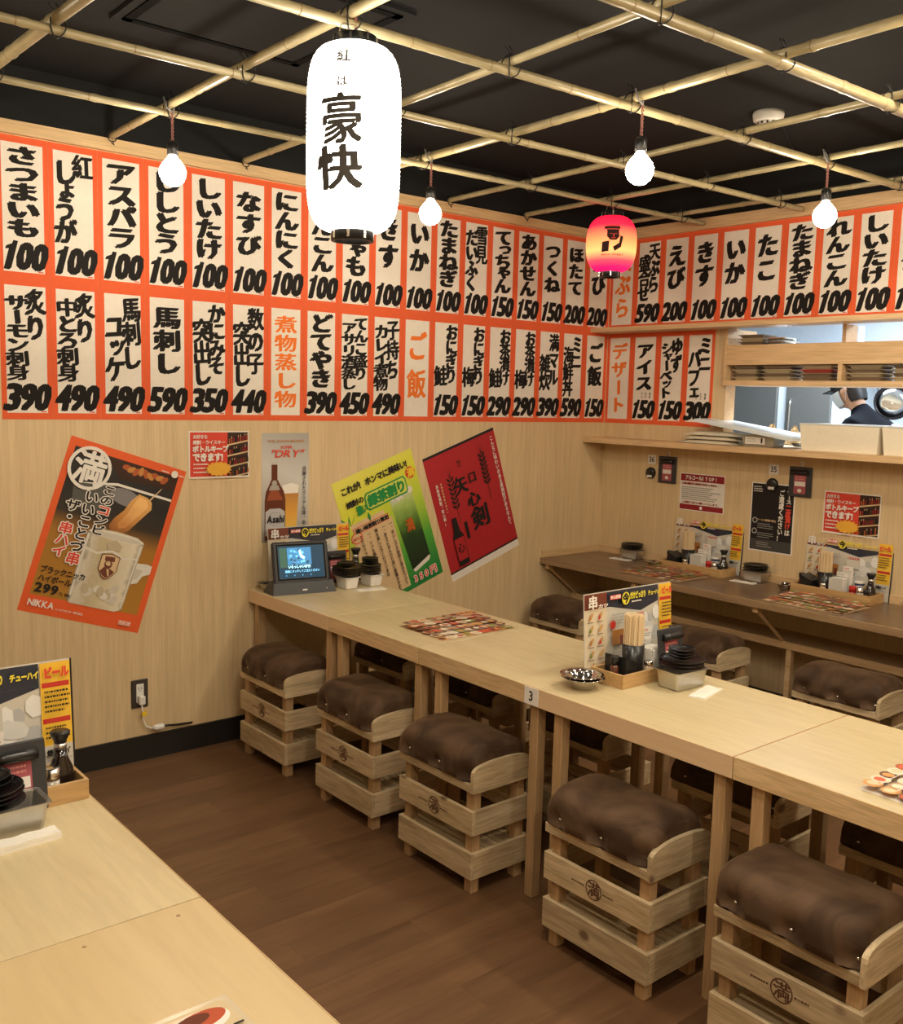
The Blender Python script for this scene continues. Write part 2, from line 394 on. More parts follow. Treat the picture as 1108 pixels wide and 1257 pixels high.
# ------------------------------------------------------------------ hanging bulbs and lanterns
BULBM = plain('bulb_glow', (1, .9, .7), .3, emit=(1.0, .86, .64), es=BULB)
def bulb(x, y, z, label):
    o = thing('hanging_bulb', label, 'bulb', (x, y, z), 0, 'bare bulbs hanging from the bamboo grid')
    MB().lathe([(.002, -.049), (.020, -.045), (.037, -.031), (.0465, -.011), (.0475, .005), (.042, .022), (.030, .038), (.019, .050), (.0145, .058)], 20).obj('bulb_glass', BULBM, o)
    MB().lathe([(.0165, .0585), (.020, .062), (.020, .098), (.014, .108), (.006, .112)], 16).obj('socket', BLKP, o)
    top = 2.63 - z; cb = MB(); 
    for s_ in (0, PI):
        cb.tube([(.0035*math.cos(t*26+s_), .0035*math.sin(t*26+s_), .108+(top-.108)*t) for t in [k/26 for k in range(27)]], .0022, 6)
    cb.obj('cord', PINKW, o)
    MB().tube([(0, 0, top-.005), (.012, .01, top+.02), (-.004, .016, top+.045)], .004, 6).tube([(0, 0, top), (-.02, .004, top+.016), (-.028, .01, top+.05)], .0035, 6).obj('wire_knot', plain('knot_grey', (.25, .24, .23), .5), o)
bulb(-3.10, -.639, 2.421, 'glowing bare bulb hanging in front of the left wall over the ししとう strip')
bulb(-1.983, -.724, 2.418, 'glowing bare bulb just right of the big white lantern over the いか strip')
bulb(-1.986, -1.866, 2.419, 'glowing bare bulb hanging nearest the middle, above and right of the red lantern')
bulb(-.841, -1.886, 2.42, 'glowing bare bulb at right in front of the right wall menu strips')
for (x, y) in ((-4.25, -.66), (-4.25, -3.0), (-1.98, -3.05), (-.85, -3.05), (-3.1, -4.2), (-1.98, -4.2), (-.85, -4.2)):
    bulb(x, y, 2.42, 'bare bulb hanging over the room out of the picture')

def lprof(t, r, hh, ends):          # lantern outline, t 0..1 bottom to top
    a = abs(2*t-1); return ends+(r-ends)*(1-a**5.2)**.42 if hh > .4 else ends+(r-ends)*(1-a**2.5)**.5
def lantern(loc, r, hh, ends, nr, mats, label, textfn, cname):
    o = thing('paper_lantern', label, 'lantern', loc, 0)
    prof = []; K = nr*4
    for i in range(K+1):
        t = i/K; rib = (.0011 if hh > .4 else .0008)*math.cos(t*nr*2*PI)
        prof.append((max(lprof(t, r, hh, ends)+rib, ends), (t-.5)*hh))
    MB().lathe(prof, 40).obj('paper_shade', mats, o)
    for s_ in (-1, 1):
        z = s_*hh/2; c = MB().lathe([(ends+.004, z-.0), (ends+.004, z+s_*.026), (ends-.006, z+s_*.0262), (ends-.006, z)] if s_ > 0 else [(ends-.006, z), (ends-.006, z-.0262), (ends+.004, z-.026), (ends+.004, z)], 32, caps=False)
        c.obj('end_ring', BLKP, o)
        sp = MB()
        for k in range(8):
            a = 2*PI*k/8; sp.box(ends+.0035, -.0035, min(z, z+s_*.022), ends+.0055, .0035, max(z, z+s_*.022))
            sp.v[-8:] = [tuple(Matrix.Rotation(a, 3, 'Z') @ Vector(q)) for q in sp.v[-8:]]
        sp.obj('fastener', STEEL, o)
    textfn(o)
    top = 2.63-loc[2]
    MB().tube([(-(ends), 0, hh/2+.02), (-ends*.8, 0, hh/2+.05), (0, 0, top), (ends*.8, 0, hh/2+.05), (ends, 0, hh/2+.02)], .0015, 5).obj('hanger', plain('wire_brass', (.4, .33, .2), .4, .8), o)
    MB().tube([(0, 0, hh/2+.0), (.002, 0, hh/2+.03), (.006, .004, top), (-.006, 0, top+.05)], .005, 6).obj('cord', PINKW, o)
    return o
def wrap(flat, r, hh, ends, face, name, parent, dz=.003):
    """bend a flat print (x sideways, z up) round the lantern; face = direction angle"""
    vs = []
    for (x, y, z) in flat.b.v:
        t = z/hh+.5; rr = lprof(min(max(t, .02), .98), r, hh, ends)+dz+(-y)*.5; a = face + x/r
        vs.append((rr*math.cos(a), rr*math.sin(a), z))
    flat.b.v = vs; return flat.obj(name, parent)
def fine(flat, L=.012):
    bm = bmesh.new(); me = flat.b.mesh('tmp', flat.mats); bm.from_mesh(me); bpy.data.meshes.remove(me)
    bmesh.ops.triangulate(bm, faces=bm.faces[:])
    for _ in range(4):
        e = [q for q in bm.edges if q.calc_length() > L]
        if not e: break
        bmesh.ops.subdivide_edges(bm, edges=e, cuts=1); bmesh.ops.triangulate(bm, faces=[f for f in bm.faces if len(f.verts) > 3])
    bm.verts.index_update(); flat.b.v = [tuple(v.co) for v in bm.verts]; flat.b.f = [[v.index for v in f.verts] for f in bm.faces]; flat.b.m = [f.material_index for f in bm.faces]; flat.b.sm = [False]*len(bm.faces); bm.free()
face = math.atan2(-4.108+1.79, -4.637+3.09)
def lt(o):
    F = Flat(); ink = plain('lantern_ink', (.05, .045, .04), .8)
    F.glyph('豪', -.034, .022, .108, .128, ink, .036, 'brush', tilt=.05); F.glyph('快', -.040, -.100, .118, .112, ink, .045, 'brush', tilt=.05)
    g = plain('lantern_ink_pale', (.18, .17, .16), .8); g2 = plain('lantern_ink_faint', (.30, .29, .27), .8)
    F.glyph('紅', -.030, .182, .038, .034, g, .05, 'brush'); F.glyph('い', -.034, .150, .018, .018, g2, .05, 'brush'); F.glyph('は', -.032, .117, .028, .028, g2, .05, 'brush')
    fine(F); wrap(F, .127, .484, .055, face, 'lettering', o, .0035)
WL = plain('lantern_white_paper', (.9, .86, .78), .7, emit=(1, .93, .80), es=LANTERN)
lantern((-3.09, -1.79, 2.330), .127, .484, .055, 44, WL, 'big tall white paper lantern with black 豪快 brushwork, glowing', lt, 'w')
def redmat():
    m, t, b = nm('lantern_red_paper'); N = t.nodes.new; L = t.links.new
    # glow of an inner lamp painted into the emission colour, brightest below the middle
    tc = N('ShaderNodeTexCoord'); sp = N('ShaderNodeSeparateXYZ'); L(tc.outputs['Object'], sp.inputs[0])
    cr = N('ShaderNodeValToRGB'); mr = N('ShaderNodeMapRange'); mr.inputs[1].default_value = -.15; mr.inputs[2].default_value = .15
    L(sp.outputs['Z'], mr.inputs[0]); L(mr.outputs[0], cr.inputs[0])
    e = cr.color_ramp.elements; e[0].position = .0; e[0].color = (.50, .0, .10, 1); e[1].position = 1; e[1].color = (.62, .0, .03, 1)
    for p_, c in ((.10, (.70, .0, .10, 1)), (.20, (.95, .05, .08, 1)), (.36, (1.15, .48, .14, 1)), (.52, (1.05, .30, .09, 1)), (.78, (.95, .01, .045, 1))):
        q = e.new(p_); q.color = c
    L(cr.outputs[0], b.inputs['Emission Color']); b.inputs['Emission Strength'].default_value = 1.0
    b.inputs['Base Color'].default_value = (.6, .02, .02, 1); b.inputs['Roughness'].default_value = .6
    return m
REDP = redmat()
face2 = math.atan2(-4.108+.66, -4.637+.76)
def rt(o):
    F = Flat(); k = plain('lantern_print', (.03, .004, .004), .8); r_ = plain('lantern_red', (.75, .05, .03), .8)
    F.rect(-.045, .058, .035, .072, k); F.rect(-.04, .074, .032, .077, k); F.rect(-.033, .050, .03, .0565, k)
    F.poly([(-.03, .05), (.028, .05), (.03, .02), (.016, .004), (-.014, .004), (-.03, .022)], k)
    F.rect(-.018, .033, -.002, .036, r_); F.rect(.006, .033, .02, .036, r_); F.rect(.0, .018, .006, .034, r_); F.poly([(-.012, .012), (.016, .012), (.010, .016), (-.008, .016)], r_)
    F.poly([(-.052, -.005), (-.018, .0), (-.02, -.05), (-.056, -.055)], k); F.poly([(.01, -.05), (.04, -.03), (.05, .02), (.036, .028), (.03, -.01), (.0, -.03)], k)
    F.row('NIKKA WHISKY', -.06, .06, -.066, .009, k, .01, prop=True)
    fine(F); wrap(F, .128, .276, .045, face2+.06, 'emblem', o)
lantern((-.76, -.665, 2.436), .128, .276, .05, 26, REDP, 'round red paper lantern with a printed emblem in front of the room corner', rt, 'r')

# ------------------------------------------------------------------ menu strips
SW, WW = .195, .155
ROW1 = [('さつまいも', '100'), ('紅|しょうが', '100'), ('アスパラ', '100'), ('ししとう', '100'), ('しいたけ', '100'), ('なすび', '100'), ('にんにく', '100'), ('れんこん', '100'), ('ししゃも', '100'), ('きす', '100'), ('いか', '100'), ('たまねぎ', '100'), ('雪見|だいふく', '100'), ('てっちゃん', '150'), ('あかせん', '150'), ('つくね', '150'), ('ほたて', '200'), ('えび', '200')]
ROW2 = [('炙り|サーモン刺身', '390'), ('炙り|中とろ刺身', '490'), ('馬刺し|ユッケ', '490'), ('馬刺し', '590'), ('かにみそ|突出し', '350'), ('数の子|突出し', '440'), ('煮物蒸し物', ''), ('どてやき', '390'), ('てんこ盛り|アサリ酒蒸し', '450'), ('子持ち|カレイ煮物', '490'), ('ご飯', ''), ('おにぎり|鮭', '150'), ('おにぎり|梅', '150'), ('お茶漬け|鮭', '290'), ('お茶漬け|梅', '290'), ('満マル|雑炊', '390'), ('ミニ|海鮮丼', '590'), ('ご飯', '150')]
R1 = [('天ぷら', ''), ('天ぷら|盛合せ', '590'), ('えび', '200'), ('きす', '100'), ('いか', '100'), ('たこ', '100'), ('たまねぎ', '100'), ('れんこん', '100'), ('しいたけ', '100'), ('なすび', '100'), ('にんにく', '100'), ('アスパラ', '100')]
R2 = [('デザート', ''), ('アイス', '150'), ('ゆず|シャーベット', '150'), ('ミニ|パフェ', '300')]
def strip(txt, price, loc, rz, hh, label, shade=None, wl=SW, ww=WW, group='orange bordered menu strips'):
    o = sheet('menu_strip', label, 'menu strip', wl-.0008, hh, ORG, loc, rz, 0, group, t=.001)
    F = Flat(-.001); wz0, wz1 = -hh/2+.026, hh/2-.026
    F.rect(-ww/2, wz0, ww/2, wz1, WHT); F.obj('paper_panel', o)
    G = Flat(-.0014); col = INK if price else INKO; pz = wz0+.118 if price else wz0+.02
    ti = rnd.uniform(.02, .09)
    if not price:
        n = len(txt); a, b_ = (wz1-.03, wz0+.03) if n > 2 else (wz1-.04, wz0+.07)
        G.col(txt, 0, a, b_, .115 if n > 2 else .12, col, .055, 'brush', .86, .03)
    elif '|' in txt:
        a, b_ = txt.split('|'); la, lb = len(a), len(b_); span = wz1-.012-pz-.012
        ca = min(span*.86/la, .10) if la > 1 else .085
        cb = min(span*(.92 if lb > 3 else .8)/lb, .10)
        if lb == 1: cb = .11
        G.col(a, .036, wz1-.012, wz1-.012-ca*la, .080, col, .082, 'brush', 1.05, ti)
        z1 = pz+.012+cb*lb+(.03 if lb < 3 else 0); G.col(b_, -.034, z1, z1-cb*lb, .086, col, .082, 'brush', 1.05, ti)
    else:
        n = len(txt); top = wz1-.012 if n > 3 else wz1-.035; bot = pz+.016 if n > 3 else pz+(.05 if n > 2 else .065)
        G.col(txt, 0, top, bot, .120, col, .088, 'brush', 1.0 if n > 3 else .9, ti, 1.0)
    if price:
        G.price(price, -.082, .088, wz0+.008, wz0+.118, INK)
        G.rect(.052, wz0+.003, .072, wz0+.007, plain('print_red', (.7, .06, .03), .7)); 
    if txt in ('アイス', 'ミニ|パフェ'):
        for k, t_ in enumerate(('抹茶', 'ゆず' if txt == 'アイス' else 'チョコ', 'バニラ')): G.col(t_, .05-.03*k, wz0+.165, wz0+.125, .014, INK, .02, 'brush')
    G.obj('lettering', o); return o
ORD = ['first', 'second', 'third', 'fourth', 'fifth', 'sixth', 'seventh', 'eighth', 'ninth', 'tenth', 'eleventh', 'twelfth', 'thirteenth', 'fourteenth', 'fifteenth', 'sixteenth', 'seventeenth', 'eighteenth']
EN1 = ['sweet potato', 'red ginger', 'asparagus', 'shishito pepper', 'shiitake', 'eggplant', 'garlic', 'lotus root', 'shishamo smelt', 'kisu whiting', 'squid', 'onion', 'ice cream rice cake', 'tetchan', 'akasen', 'tsukune', 'scallop', 'shrimp']
EN2 = ['seared salmon sashimi', 'seared fatty tuna', 'horse yukke', 'horse sashimi', 'crab miso', 'herring roe', 'orange lettered simmered dishes heading', 'doteyaki', 'steamed clams', 'simmered flounder', 'orange lettered rice heading', 'salmon rice ball', 'plum rice ball', 'salmon ochazuke', 'plum ochazuke', 'porridge', 'mini seafood bowl', 'plain rice']
ER1 = ['orange lettered tempura heading', 'tempura platter', 'shrimp', 'kisu whiting', 'squid', 'octopus', 'onion', 'lotus root', 'shiitake', 'eggplant', 'garlic', 'asparagus']
ER2 = ['orange lettered dessert heading', 'ice cream', 'yuzu sherbet', 'mini parfait']
for row, en, hz, zc, nm_ in ((ROW1, EN1, .540, 2.330, 'top'), (ROW2, EN2, .549, 1.7855, 'lower')):
    for k, (t_, p_) in enumerate(row):
        x = -.195*(18-k)+.0775; last = k == 17
        strip(t_, p_, (x+(.005 if last else 0), 0, zc), 0, hz, 'orange bordered strip, %s (%s), %s in %s row, left wall' % (en[k], t_.replace('|', ''), ORD[k], nm_), wl=SW+(.01 if last else 0))
for k, (t_, p_) in enumerate(R1):
    y = -.098-.1965*k; strip(t_, p_, (0, y, 2.340), RZW, .524, 'orange bordered strip, %s (%s), %s from the corner, top row, right wall' % (ER1[k], t_.replace('|', ''), ORD[k]), wl=.1965)
for k, (t_, p_) in enumerate(R2):
    y = -.098-.1965*k; strip(t_, p_, (0, y, 1.7815), RZW, .541, 'orange bordered strip, %s (%s), below the upper ledge, right wall' % (ER2[k], t_.replace('|', '')), wl=.1965)

# ------------------------------------------------------------------ posters
def P(n, c, r=.5): return plain('print_'+n, c, r, spec=.3)
GOLD = P('mustard', (.42, .20, .03)); PBLK = P('black', (.014, .012, .012)); PDK = P('darkbrown', (.045, .02, .012)); PWH = P('white', (.80, .76, .70)); PRED = P('red', (.62, .045, .035))
PYEL = P('yellow', (.85, .58, .04)); PNAV = P('navy', (.02, .035, .08)); PCRM = P('cream', (.72, .60, .44)); PMAR = P('maroon', (.28, .018, .025)); PGRN = P('green', (.02, .25, .06)); PLIME = P('lime', (.62, .72, .05)); PLG = P('leafgreen', (.22, .52, .05))
PSIL = plain('print_silver', (.46, .44, .41), .35, .35); PBRN = P('frybrown', (.55, .24, .06)); PFRY = P('frylight', (.72, .38, .10)); PGL = P('glassgrey', (.62, .57, .47)); PICE = P('ice', (.74, .70, .62)); PBEER = P('beer', (.80, .42, .05)); PFOAM = P('foam', (.85, .80, .72)); PBOT = P('bottlebrown', (.13, .03, .012)); PDG = P('darkgreen', (.012, .04, .012)); PTAN = P('tan', (.70, .50, .28)); PGREY = P('grey', (.35, .34, .32)); PPNK = P('pink', (.75, .30, .28)); PRUST = P('rust', (.42, .10, .03))

def gradmat(name, stops, a, b, axis=(0, 0, 1), noise=0.):
    # printed gradient: colour runs along a direction of the sheet, from a to b in metres
    m, t, p = nm('print_'+name); N = t.nodes.new; L = t.links.new
    tc = N('ShaderNodeTexCoord'); d = N('ShaderNodeVectorMath'); d.operation = 'DOT_PRODUCT'; d.inputs[1].default_value = axis; L(tc.outputs['Object'], d.inputs[0])
    mr = N('ShaderNodeMapRange'); mr.inputs[1].default_value = a; mr.inputs[2].default_value = b; L(d.outputs['Value'], mr.inputs[0])
    last = mr.outputs[0]
    if noise:
        n = N('ShaderNodeTexNoise'); n.inputs['Scale'].default_value = 22; n.inputs['Detail'].default_value = 4; L(tc.outputs['Object'], n.inputs['Vector'])
        ma = N('ShaderNodeMath'); ma.operation = 'MULTIPLY_ADD'; ma.inputs[1].default_value = noise; L(n.outputs['Fac'], ma.inputs[0])
        mb_ = N('ShaderNodeMath'); mb_.operation = 'SUBTRACT'; mb_.inputs[1].default_value = noise*.5; L(last, mb_.inputs[0]); L(mb_.outputs[0], ma.inputs[2]); last = ma.outputs[0]
    cr = N('ShaderNodeValToRGB'); L(last, cr.inputs[0]); e = cr.color_ramp.elements
    e[0].position, e[0].color = stops[0][0], tuple(stops[0][1])+(1,); e[1].position, e[1].color = stops[-1][0], tuple(stops[-1][1])+(1,)
    for q, c in stops[1:-1]: x = e.new(q); x.color = tuple(c)+(1,)
    L(cr.outputs[0], p.inputs['Base Color']); p.inputs['Roughness'].default_value = .45; return m
def man_emblem(F, cx, cz, s, d, l):       # bearded man in a fur hat, on a shield
    F.poly([(cx-.045*s, cz+.05*s), (cx, cz+.06*s), (cx+.045*s, cz+.05*s), (cx+.045*s, cz-.02*s), (cx+.02*s, cz-.055*s), (cx, cz-.066*s), (cx-.02*s, cz-.055*s), (cx-.045*s, cz-.02*s)], d)
    F.poly([(cx-.041*s, cz+.046*s), (cx, cz+.055*s), (cx+.041*s, cz+.046*s), (cx+.041*s, cz-.02*s), (cx+.018*s, cz-.051*s), (cx, cz-.06*s), (cx-.018*s, cz-.051*s), (cx-.041*s, cz-.02*s)], l)
    F.poly([(cx-.024*s, cz+.022*s), (cx-.026*s, cz+.042*s), (cx+.02*s, cz+.046*s), (cx+.024*s, cz+.024*s)], d)
    F.ell(cx-.003*s, cz+.008*s, .019*s, .022*s, d); F.ell(cx-.004*s, cz+.012*s, .012*s, .010*s, l)
    F.rect(cx-.011*s, cz+.013*s, cx-.005*s, cz+.0155*s, d); F.rect(cx, cz+.013*s, cx+.006*s, cz+.0155*s, d); F.rect(cx-.010*s, cz+.002*s, cx+.006*s, cz+.0045*s, l)
    F.poly([(cx-.034*s, cz-.03*s), (cx-.02*s, cz-.008*s), (cx+.014*s, cz-.012*s), (cx+.034*s, cz-.022*s), (cx+.016*s, cz-.048*s), (cx, cz-.056*s), (cx-.018*s, cz-.046*s)], d)
    F.poly([(cx-.006*s, cz-.014*s), (cx+.006*s, cz-.014*s), (cx+.014*s, cz-.044*s), (cx+.008*s, cz-.046*s)], l)

# 1 highball poster
w_, h_ = .526, .741
po = sheet('poster', 'tilted orange bordered poster with a frosted mug and fried skewer on the left wall', 'poster', w_, h_, P('orange', (.78, .12, .03)), (-3.129, 0, 1.0125), 0, math.radians(18.2))
F = Flat(-.0012); X, Z = w_/2, h_/2
F.rect(-X+.028, -Z+.075, X-.028, Z-.035, gradmat('p1_back', [(0, (.42, .20, .025)), (.62, (.36, .16, .02)), (.80, (.03, .02, .012)), (1, (.012, .010, .010))], -.30, .16))
F.poly([(-.10, Z-.035), (X-.028, Z-.035), (X-.028, Z-.10), (-.02, Z-.115)], PDK)
for k in range(9): F.ell(.0+.022*k, Z-.06-.004*(k % 3), .02, .012, PBRN if k % 2 else PRUST, rot=.5*k)
F.poly([(-.16, .20), (-.02, .235), (X-.03, .232), (X-.03, .222), (-.02, .224), (-.17, .185)], PWH)
F.poly([(-.20, .19), (-.02, .222), (-.06, .10), (-.18, .09)], P('pan', (.10, .10, .09))); F.ell(.03, .185, .07, .035, P('pan2', (.22, .21, .22)), rot=-.1)
F.poly([(.172, .262), (.178, .266), (.128, .176), (.121, .180)], PTAN)
F.poly([(.085, .215), (.125, .21), (.150, .195), (.158, .165), (.11, .09), (.085, .05), (.05, .025), (.01, .03), (-.005, .055), (.01, .09), (.04, .13), (.06, .18)], gradmat('fry', [(0, (.22, .07, .015)), (.5, (.52, .22, .05)), (1, (.70, .38, .12))], .02, .21, (.35, 0, .94), .5))
F.poly([(.09, .205), (.125, .198), (.14, .17), (.10, .11), (.07, .06), (.04, .05), (.03, .07), (.06, .12), (.075, .17)], gradmat('fry_light', [(0, (.48, .18, .04)), (1, (.85, .50, .18))], .05, .20, (.35, 0, .94), .6))
MUG = gradmat('mug', [(0, (.30, .26, .18)), (.10, (.62, .57, .46)), (.30, (.50, .42, .26)), (.55, (.60, .52, .34)), (.88, (.70, .64, .50)), (1, (.42, .37, .26))], -.08, .165, (1, 0, 0), .35)
F.poly([(-.083, .012), (-.055, .030), (.045, .036), (.14, .030), (.172, .012), (.158, -.285), (.130, -.30), (-.070, -.30), (-.085, -.285)], MUG)
F.ell(.045, .014, .124, .017, PICE); F.ell(.045, .011, .112, .012, PGL)
F.poly([(-.080, .002), (-.070, .002), (-.072, -.28), (-.080, -.28)], PICE); F.poly([(.158, .0), (.166, .0), (.154, -.28), (.148, -.28)], PICE)
F.poly([(-.076, -.055), (-.02, -.068), (.045, -.045), (.10, -.068), (.164, -.055), (.160, -.062), (.10, -.076), (.045, -.054), (-.02, -.077), (-.076, -.064)], PICE)
for k in range(9):
    F.ell(-.03+.155*rnd.random(), -.275+.07*rnd.random(), .024, .016, (PICE, PGL, P('ice2', (.52, .44, .30)))[k % 3], 9, rot=k)
F.poly([(.01, -.02), (.045, .0), (.08, -.022), (.075, -.045), (.02, -.048)], P('ice2', ()))
F.poly([(.165, -.075), (.215, -.07), (.235, -.075), (.235, -.11), (.205, -.125), (.19, -.16), (.163, -.17)], PICE); F.poly([(.166, -.10), (.20, -.10), (.185, -.14), (.165, -.15)], PGL)
man_emblem(F, .045, -.115, .92, P('emblem_brown', (.16, .05, .03)), PTAN)
F.ell(X-.052, Z-.028, .016, .016, PWH); F.rect(X-.115, Z-.03, X-.08, Z-.026, PWH); F.rect(X-.03, Z-.03, X-.008, Z-.026, PWH)
F.ring(-.155, .262, .078, .092, PWH); F.obj('picture', po)
G = Flat(-.0075)
G.glyph('満', -.153, .262, .135, .140, PWH, .028)
OUT = [('このコンビ', -.045, .215, .0, .058), ('いいことづ串', -.11, .175, -.145, .058), ('ザ・串ハイ', -.175, .12, -.125, .058)]
for t_, cx, z1, z0, s_ in OUT:
    G.col(t_, cx, z1, z0, s_, PWH, .11, fill=.95)
G.lay()
for t_, cx, z1, z0, s_ in OUT:
    n = len(t_); hh = (z1-z0)/n
    for i, c in enumerate(t_):
        G.glyph(c, cx, z1-hh*(i+.5), s_, hh*.998, PRED if (c in '串コ' or (t_[0] == 'ザ' and i > 1)) else PBLK, .03, vert=True)
G.row('ブラックニッカ', -.225, -.035, -.185, .030, PBLK, .03); G.row('ハイボール', -.225, -.085, -.222, .030, PBLK, .03)
G.row('299', -.225, -.125, -.262, .036, PBLK, .04, prop=True); G.row('円(税抜)', -.123, -.065, -.272, .013, PBLK, .02)
G.row('NIKKA', -.235, -.125, -.327, .026, PWH, .03, prop=True); G.row('ニッカウヰスキー株式会社', -.12, .0, -.337, .010, PWH, .02)
G.rect(.16, -.348, .215, -.330, PWH); G.rect(.162, -.346, .213, -.332, P('orange', ())); G.row('飲酒注意', .164, .211, -.339, .011, PWH, .02)
G.obj('lettering', po)

# 2 bottle-keep flyers
def keep(loc, rz, label):
    w_, h_ = .298, .212; o = sheet('poster', label, 'poster', w_, h_, PWH, loc, rz, 0, 'red bottle-keep flyers'); F = Flat(-.0012)
    F.rect(-.143, -.100, .143, .100, PRED); F.rect(.04, -.100, .143, .100, PDK); r = random.Random(3)
    for k in range(4): F.poly([(.04, .045-.05*k), (.143, .065-.05*k), (.143, .058-.05*k), (.04, .038-.05*k)], PTAN)
    for k in range(4):
        for j in range(9):
            x = .046+.011*j; z = .049+.002*j-.05*k; F.rect(x, z, x+.006, z+.022, (PBLK, PRUST, P('glassbrown', (.10, .05, .02)), PMAR)[r.randrange(4)]); F.rect(x+.0015, z+.022, x+.0045, z+.03, PTAN if r.random() < .4 else PBLK)
    F.poly([(-.01+.06*(1 if i % 2 else .82)*math.cos(2*PI*i/32)*1.1, -.065+.035*(1 if i % 2 else .8)*math.sin(2*PI*i/32)) for i in range(32)], PBEER)
    F.rect(-.143, -.106, .143, -.1005, PWH); F.obj('picture', o)
    G = Flat(-.0085); G.row('お好きな', -.132, -.062, .080, .019, PWH, .03); G.row('焼酎・ウイスキー', -.132, .025, .055, .019, PWH, .03); G.row('ボトルキープ', -.134, .04, .025, .030, PWH, .06); G.row('できます!', -.134, .04, -.012, .038, PWH, .06)
    G.lines(-.13, -.04, -.05, 3, .018, .006, PWH, r); G.obj('lettering', o); return o
keep((-2.603, 0, 1.357), 0, 'red bottle-keep flyer on the left wall beside the silver beer poster')
keep((0, -1.648, 1.115), RZW, 'red bottle-keep flyer on the right wall above the counter menus')

# 3 silver beer poster
w_, h_ = .256, .520
o = sheet('poster', 'tall silver poster with a brown beer bottle and a full glass, left wall', 'poster', w_, h_, gradmat('silver_back', [(0, (.30, .28, .25)), (.3, (.44, .42, .39)), (.62, (.58, .56, .53)), (1, (.38, .36, .33))], -.26, .26, (.35, 0, .94)), (-2.260, 0, 1.193)); F = Flat(-.0012)
P('silver_low', (.40, .38, .35))
F.poly([(-.013, -.02), (.073, -.02), (.058, -.24), (.0, -.24)], gradmat('beer_grad', [(0, (.75, .52, .10)), (.5, (.72, .36, .05)), (1, (.45, .20, .05))], -.24, -.02))
F.poly([(-.015, .01), (-.013, -.03), (.070, -.03), (.072, .01), (.03, .02)], PFOAM)
F.poly([(-.112, -.25), (-.112, -.06), (-.106, -.02), (-.088, .015), (-.076, .04), (-.076, .11), (-.044, .11), (-.044, .04), (-.03, .015), (-.008, -.02), (-.0, -.06), (-.0, -.25)], PBOT)
F.poly([(-.10, -.06), (-.09, -.03), (-.07, .0), (-.05, .0), (-.03, -.03), (-.012, -.06)], P('bottlelit', (.32, .08, .03)))
F.rect(-.077, .110, -.043, .124, P('cap', (.55, .52, .5))); F.poly([(-.08, .012), (-.04, .012), (-.030, -.012), (-.09, -.012)], PSIL); F.ell(-.06, .022, .014, .014, PSIL)
F.poly([(-.108, -.23), (-.108, -.115), (-.085, -.10), (-.03, -.10), (-.004, -.115), (-.004, -.23)], P('beerlabel', (.50, .49, .50))); F.ring(-.056, -.15, .030, .034, P('silver_low', ()), sq=1.2); F.obj('picture', o)
G = Flat(-.006); G.row('THE JAPAN BRAND', -.10, .10, .222, .012, PBRN, .01, prop=True); G.row('SUPER', -.03, .035, .193, .013, PRED, .02, prop=True); G.row('"DRY"', -.085, .095, .162, .034, PRED, .015, prop=True, shear=.2)
G.row('Asahi', -.103, -.008, -.150, .032, PBLK, .04, prop=True, shear=.15); G.ell(-.056, -.205, .007, .007, PBLK)
G.col('洗練されたクリアな味、辛口。', .100, .10, -.235, .022, PBLK, .01); G.row('20歳未満', -.115, -.06, -.252, .009, PBLK); G.obj('lettering', o)

# 4 green tea poster
w_, h_ = .520, .725
o = sheet('poster', 'tilted yellow green poster with a tall green tea drink reading 緑茶割り', 'poster', w_, h_, PLIME, (-1.636, 0, .942), 0, math.radians(-19.6)); F = Flat(-.0012)
F.rect(-.259, -.3620, .259, .3620, gradmat('tea_back', [(0, (.015, .20, .045)), (.28, (.08, .36, .04)), (.55, (.42, .58, .05)), (.8, (.66, .66, .05)), (1, (.70, .66, .10))], -.36, .36, (-.25, 0, .97))); F.rect(-.225, -.335, .035, .068, PTAN); F.rect(-.222, .085, -.005, .12, PTAN)
F.rect(-.215, .062, .015, .096, PRED); F.rect(-.211, .066, .011, .092, PTAN)
for i, sg in enumerate((-.8, 0, .7)): F.poly([(-.215, .115), (-.215+.05*math.sin(sg)-.01, .15), (-.215+.07*math.sin(sg), .175)], PGRN)
F.poly([(.045, .125), (.195, .155), (.205, -.235), (.19, -.255), (.085, -.28), (.072, -.262)], gradmat('tea', [(0, (.008, .02, .008)), (.42, (.015, .05, .012)), (.62, (.10, .22, .03)), (.85, (.35, .50, .12)), (1, (.55, .60, .32))], -.25, .16, (0, 0, 1), .18))
F.poly([(.074, -.262), (.20, -.228), (.204, -.236), (.19, -.255), (.085, -.28)], PICE)
for k in range(10): F.ell(.062+.0135*k, .140+.010*math.sin(k*2)+.003*k, .019, .020, PICE if k % 2 else P('icegreen', (.55, .60, .40)), 7, rot=k)
F.ell(.215, .245, .032, .032, PRED); F.ell(-.205, .045, .036, .030, PRED); F.ell(-.205, .045, .031, .025, PTAN)
F.poly([(-.10, .225), (-.085, .245), (.165, .245), (.175, .225), (.175, .165), (.165, .15), (-.085, .15), (-.10, .165)], PGRN)
F.poly([(-.092, .222), (-.08, .237), (.16, .237), (.168, .222), (.168, .168), (.16, .158), (-.08, .158), (-.092, .168)], P('lime2', (.62, .70, .12)))
F.poly([(-.11, .125), (-.10, .15), (-.092, .125), (-.10, .095)], PGRN); F.obj('picture', o)
G = Flat(-.0085); G.row('これが!ホンマに美味い!', -.225, .235, .300, .042, PBLK, .05); G.row('焼酎の', -.215, -.105, .225, .034, PBLK, .05); G.row('濃い', -.165, -.10, .175, .048, PGRN, .07)
